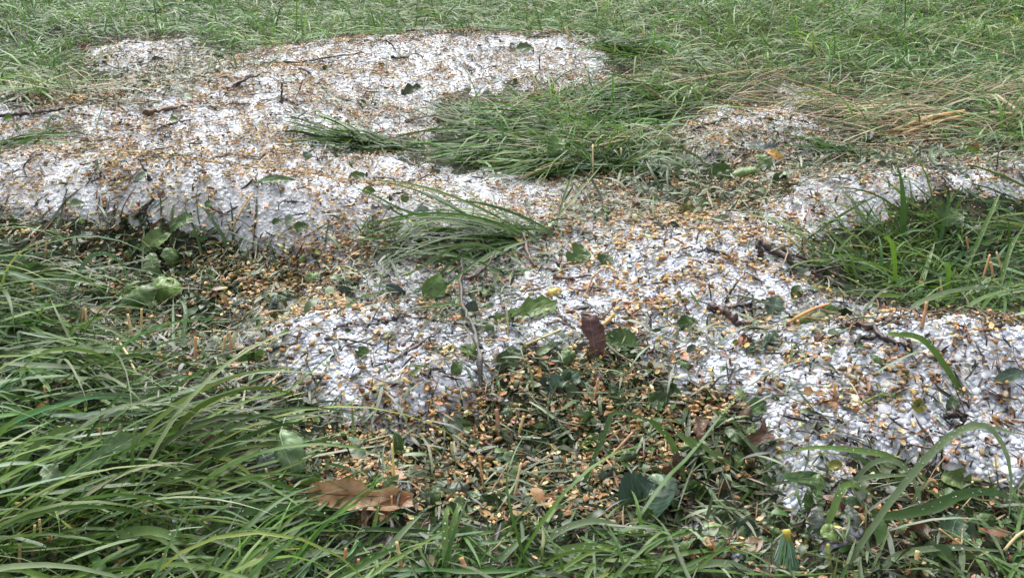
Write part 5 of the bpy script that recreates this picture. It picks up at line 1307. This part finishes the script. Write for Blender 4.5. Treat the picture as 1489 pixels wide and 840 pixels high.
sprig(1155, 160, 40, 110, 14, .2, [(.14, .25, .08), (.11, .2, .07)], 'feathery frond on the far side of the right mound', 'yarrow_frond', 'frond', 1.2, hang=False, r0=.0012, w=.0014)
sprig(392, 456, 12, 120, 17, .3, [(.20, .26, .22), (.14, .19, .16), (.28, .33, .30)], 'blue grey bushy tuft of lichen left of the centre hail patch', 'lichen_tuft', 'lichen', 1.6, (.15, .2, .15), .0013, hang=False, r0=.002)
sprig(1108, 512, 16, 110, 16, .3, [(.17, .23, .17), (.12, .18, .12)], 'grey green lichen tuft on the right hail', 'lichen_tuft', 'lichen', 1.6, (.15, .2, .15), .0012, hang=False, r0=.002)
sprig(840, 660, 30, 60, 14, .4, [(.10, .2, .05), (.07, .14, .04)], 'small green feathery sprig in the husk heap', 'yarrow_frond', 'frond', 1.0, hang=False, r0=.0012, w=.0014)
sprig(1250, 592, 60, 60, 12, .1, [(.16, .24, .12), (.10, .17, .07)], 'thin green feathery sprig across the right hail', 'yarrow_frond', 'frond', 1.0, hang=False, r0=.0012, w=.0012)

# ---- drops of water on the blades
dr = np.random.default_rng(8); DP = []; DS = []
for C in BLADES:
    L = np.linalg.norm(np.diff(C, axis=0), axis=1).sum(); n = int(L / .006) + 2
    t = dr.uniform(.15, .98, n) * (len(C) - 1); i = t.astype(int); i = np.clip(i, 0, len(C) - 2); f = (t - i)[:, None]
    p = C[i] * (1 - f) + C[i + 1] * f + dr.normal(0, .0008, (n, 3)); p[:, 2] += .0006
    DP.append(p); DS.append(.00032 * dr.lognormal(0, .55, n).clip(0, 3))
gv = np.empty(len(grass_me.vertices) * 3, np.float32); grass_me.vertices.foreach_get('co', gv); gv = gv.reshape(-1, 3)
u, v, zc = project(gv[:, 0], gv[:, 1], gv[:, 2])
zone = (u > 0) & (u < 1489) & (v > 0) & (v < 840)
cand = np.nonzero(zone)[0]; wgt = 1 / zc[cand] ** 1.0; pk = dr.choice(cand, 9000, replace=False, p=wgt / wgt.sum())
p = gv[pk].astype(float); p[:, 2] += .0008; DP.append(p); DS.append(.00030 * dr.lognormal(0, .5, len(p)) * (zc[pk] ** .6))
DP = np.concatenate(DP); DS = np.concatenate(DS)
V, F, T = inst(I1[0], I1[1], DP, rotmats(len(DP), .3, dr), np.stack([DS * 1.1, DS, DS * .8], 1), np.ones((len(DP), 3)) * .9)
add('water_drops', raw_mesh('water_drops', V, [F], None, M_WATER), kind='stuff', label='tiny drops of water on the grass blades', cat='water drops')

# ------------------------------------------------------------------ visibility of the countable small things
bpy.context.view_layer.update()
def seen(P, lift=.0015):
    """which of the points P the camera sees past grass, litter and ground"""
    dg = bpy.context.evaluated_depsgraph_get()
    out = np.zeros(len(P), bool); o = Vector((0, 0, CAMZ))
    for i, p in enumerate(P):
        v = Vector(p) + Vector((0, 0, lift)) - o; d = v.length
        hit = SC.ray_cast(dg, o, v / d, distance=d - .002)
        out[i] = not hit[0]
    return out
def pick(P, size, n, maxtry=2600):
    u, v, zc = project(P[:, 0], P[:, 1], P[:, 2])
    score = size / zc; score[(u < 6) | (u > 1483) | (v < 6) | (v > 834)] = 0
    order = np.argsort(-score)[:maxtry]
    s = seen(P[order])
    return order[s][:n]
def where(px, py):
    col = 'far left' if px < 300 else 'left' if px < 600 else 'middle' if px < 900 else 'right' if px < 1200 else 'far right'
    row = 'the near edge' if py > 700 else 'the near half' if py > 500 else 'the middle distance' if py > 300 else 'the far half'
    return col, row
# hail
NP = np.stack([near[0], near[1], near[2] + .001], -1)
top = pick(NP, HS_near[0][:, 0], 300)
chosen = np.zeros(len(NP), bool); chosen[top] = True
rest = ~chosen
acc_hail.put(*inst(I2[0], I2[1], NP[rest], RM_near[rest], HS_near[0][rest], HS_near[1][rest], .035))
acc_hail.put(*inst(I1[0], I1[1], np.stack(mid[:3], -1), align(rotmats(len(mid[0]), .5), normals_at(mid[0], mid[1])), HS_mid[0], HS_mid[1], .06))
acc_hail.put(*inst(I1[0], I1[1], np.stack(fa[:3], -1), rotmats(len(fa[0]), .5), HS_far[0], HS_far[1], .08))
add('hail', acc_hail.mesh('hail', M_ICE), kind='stuff', label='sheet of bluish white hailstones', cat='hail')
stone_me = []
for s_ in range(8):
    r = np.random.default_rng(100 + s_); V = I3[0] * (1 + .05 * r.normal(0, 1, (len(I3[0]), 1)) * .5) * (1 + .07 * np.sin(I3[0] @ r.normal(0, 2.5, 3)))[:, None]
    stone_me.append(raw_mesh('hailstone', V, [I3[1]], mixcol([(.91, .92, .95), (.86, .89, .94), (.94, .95, .95), (.74, .80, .86)], 1, .03, None, r), M_ICE))
def place(name, me, P, RMx, S, **kw):
    o = add(name, me, **kw)
    M4 = np.eye(4); M4[:3, :3] = RMx * S[None, :]; M4[:3, 3] = P
    o.matrix_world = Matrix(M4.tolist())
    return o
for j, i in enumerate(top):
    u, v, _ = project(*NP[i]); c_, r_ = where(u, v)
    d = HS_near[0][i, 0]; sz = 'large' if d > .0042 else 'small'
    place('hailstone', stone_me[j % 8], NP[i], RM_near[i], HS_near[0][i], label='%s cloudy white hailstone lying loose in %s, %s' % (sz, r_, c_), cat='hailstone', group='loose hailstones near the camera')
# husks
topk = pick(HP, HL * np.where(HK < 4, 1, .8), 300)
ch = np.zeros(len(HP), bool); ch[topk] = True
for k_ in range(6):
    s_ = (HK == k_) & ~ch
    ahk.put(*inst(HT[k_][0], HT[k_][1], HP[s_], HR[s_], np.repeat(HL[s_][:, None], 3, 1), HC[s_], .03))
add('husks', ahk.mesh('husks', M_HUSK), kind='stuff', label='tan husks and bud scales strewn on hail and litter', cat='husks')
husk_me = []
for k_ in range(6):
    for ci, cn in enumerate(['golden tan', 'pale tan', 'orange brown', 'dark brown', 'cream', 'dull brown']):
        husk_me.append(raw_mesh('husk', HT[k_][0], [HT[k_][1]], np.array(H_COLS[ci])[None], M_HUSK))
cn = ['golden tan', 'pale tan', 'orange brown', 'dark brown', 'cream', 'dull brown']
for i in topk:
    ci = int(np.argmin(np.abs(np.array(H_COLS) - HC[i]).sum(1))); k_ = int(HK[i])
    u, v, _ = project(*HP[i]); c_, r_ = where(u, v)
    bed = 'on hail' if hail_cover(np.array([HP[i][0]]), np.array([HP[i][1]]), np.array([HP[i][2]]))[0] > .45 else 'on chopped litter'
    place('husk', husk_me[k_ * 6 + ci], HP[i], HR[i], np.repeat(HL[i], 3), label='%s %s %s in %s, %s' % (cn[ci], 'plump husk' if k_ < 4 else 'open curled husk', bed, r_, c_), cat='husk', group='tan husks near the camera')
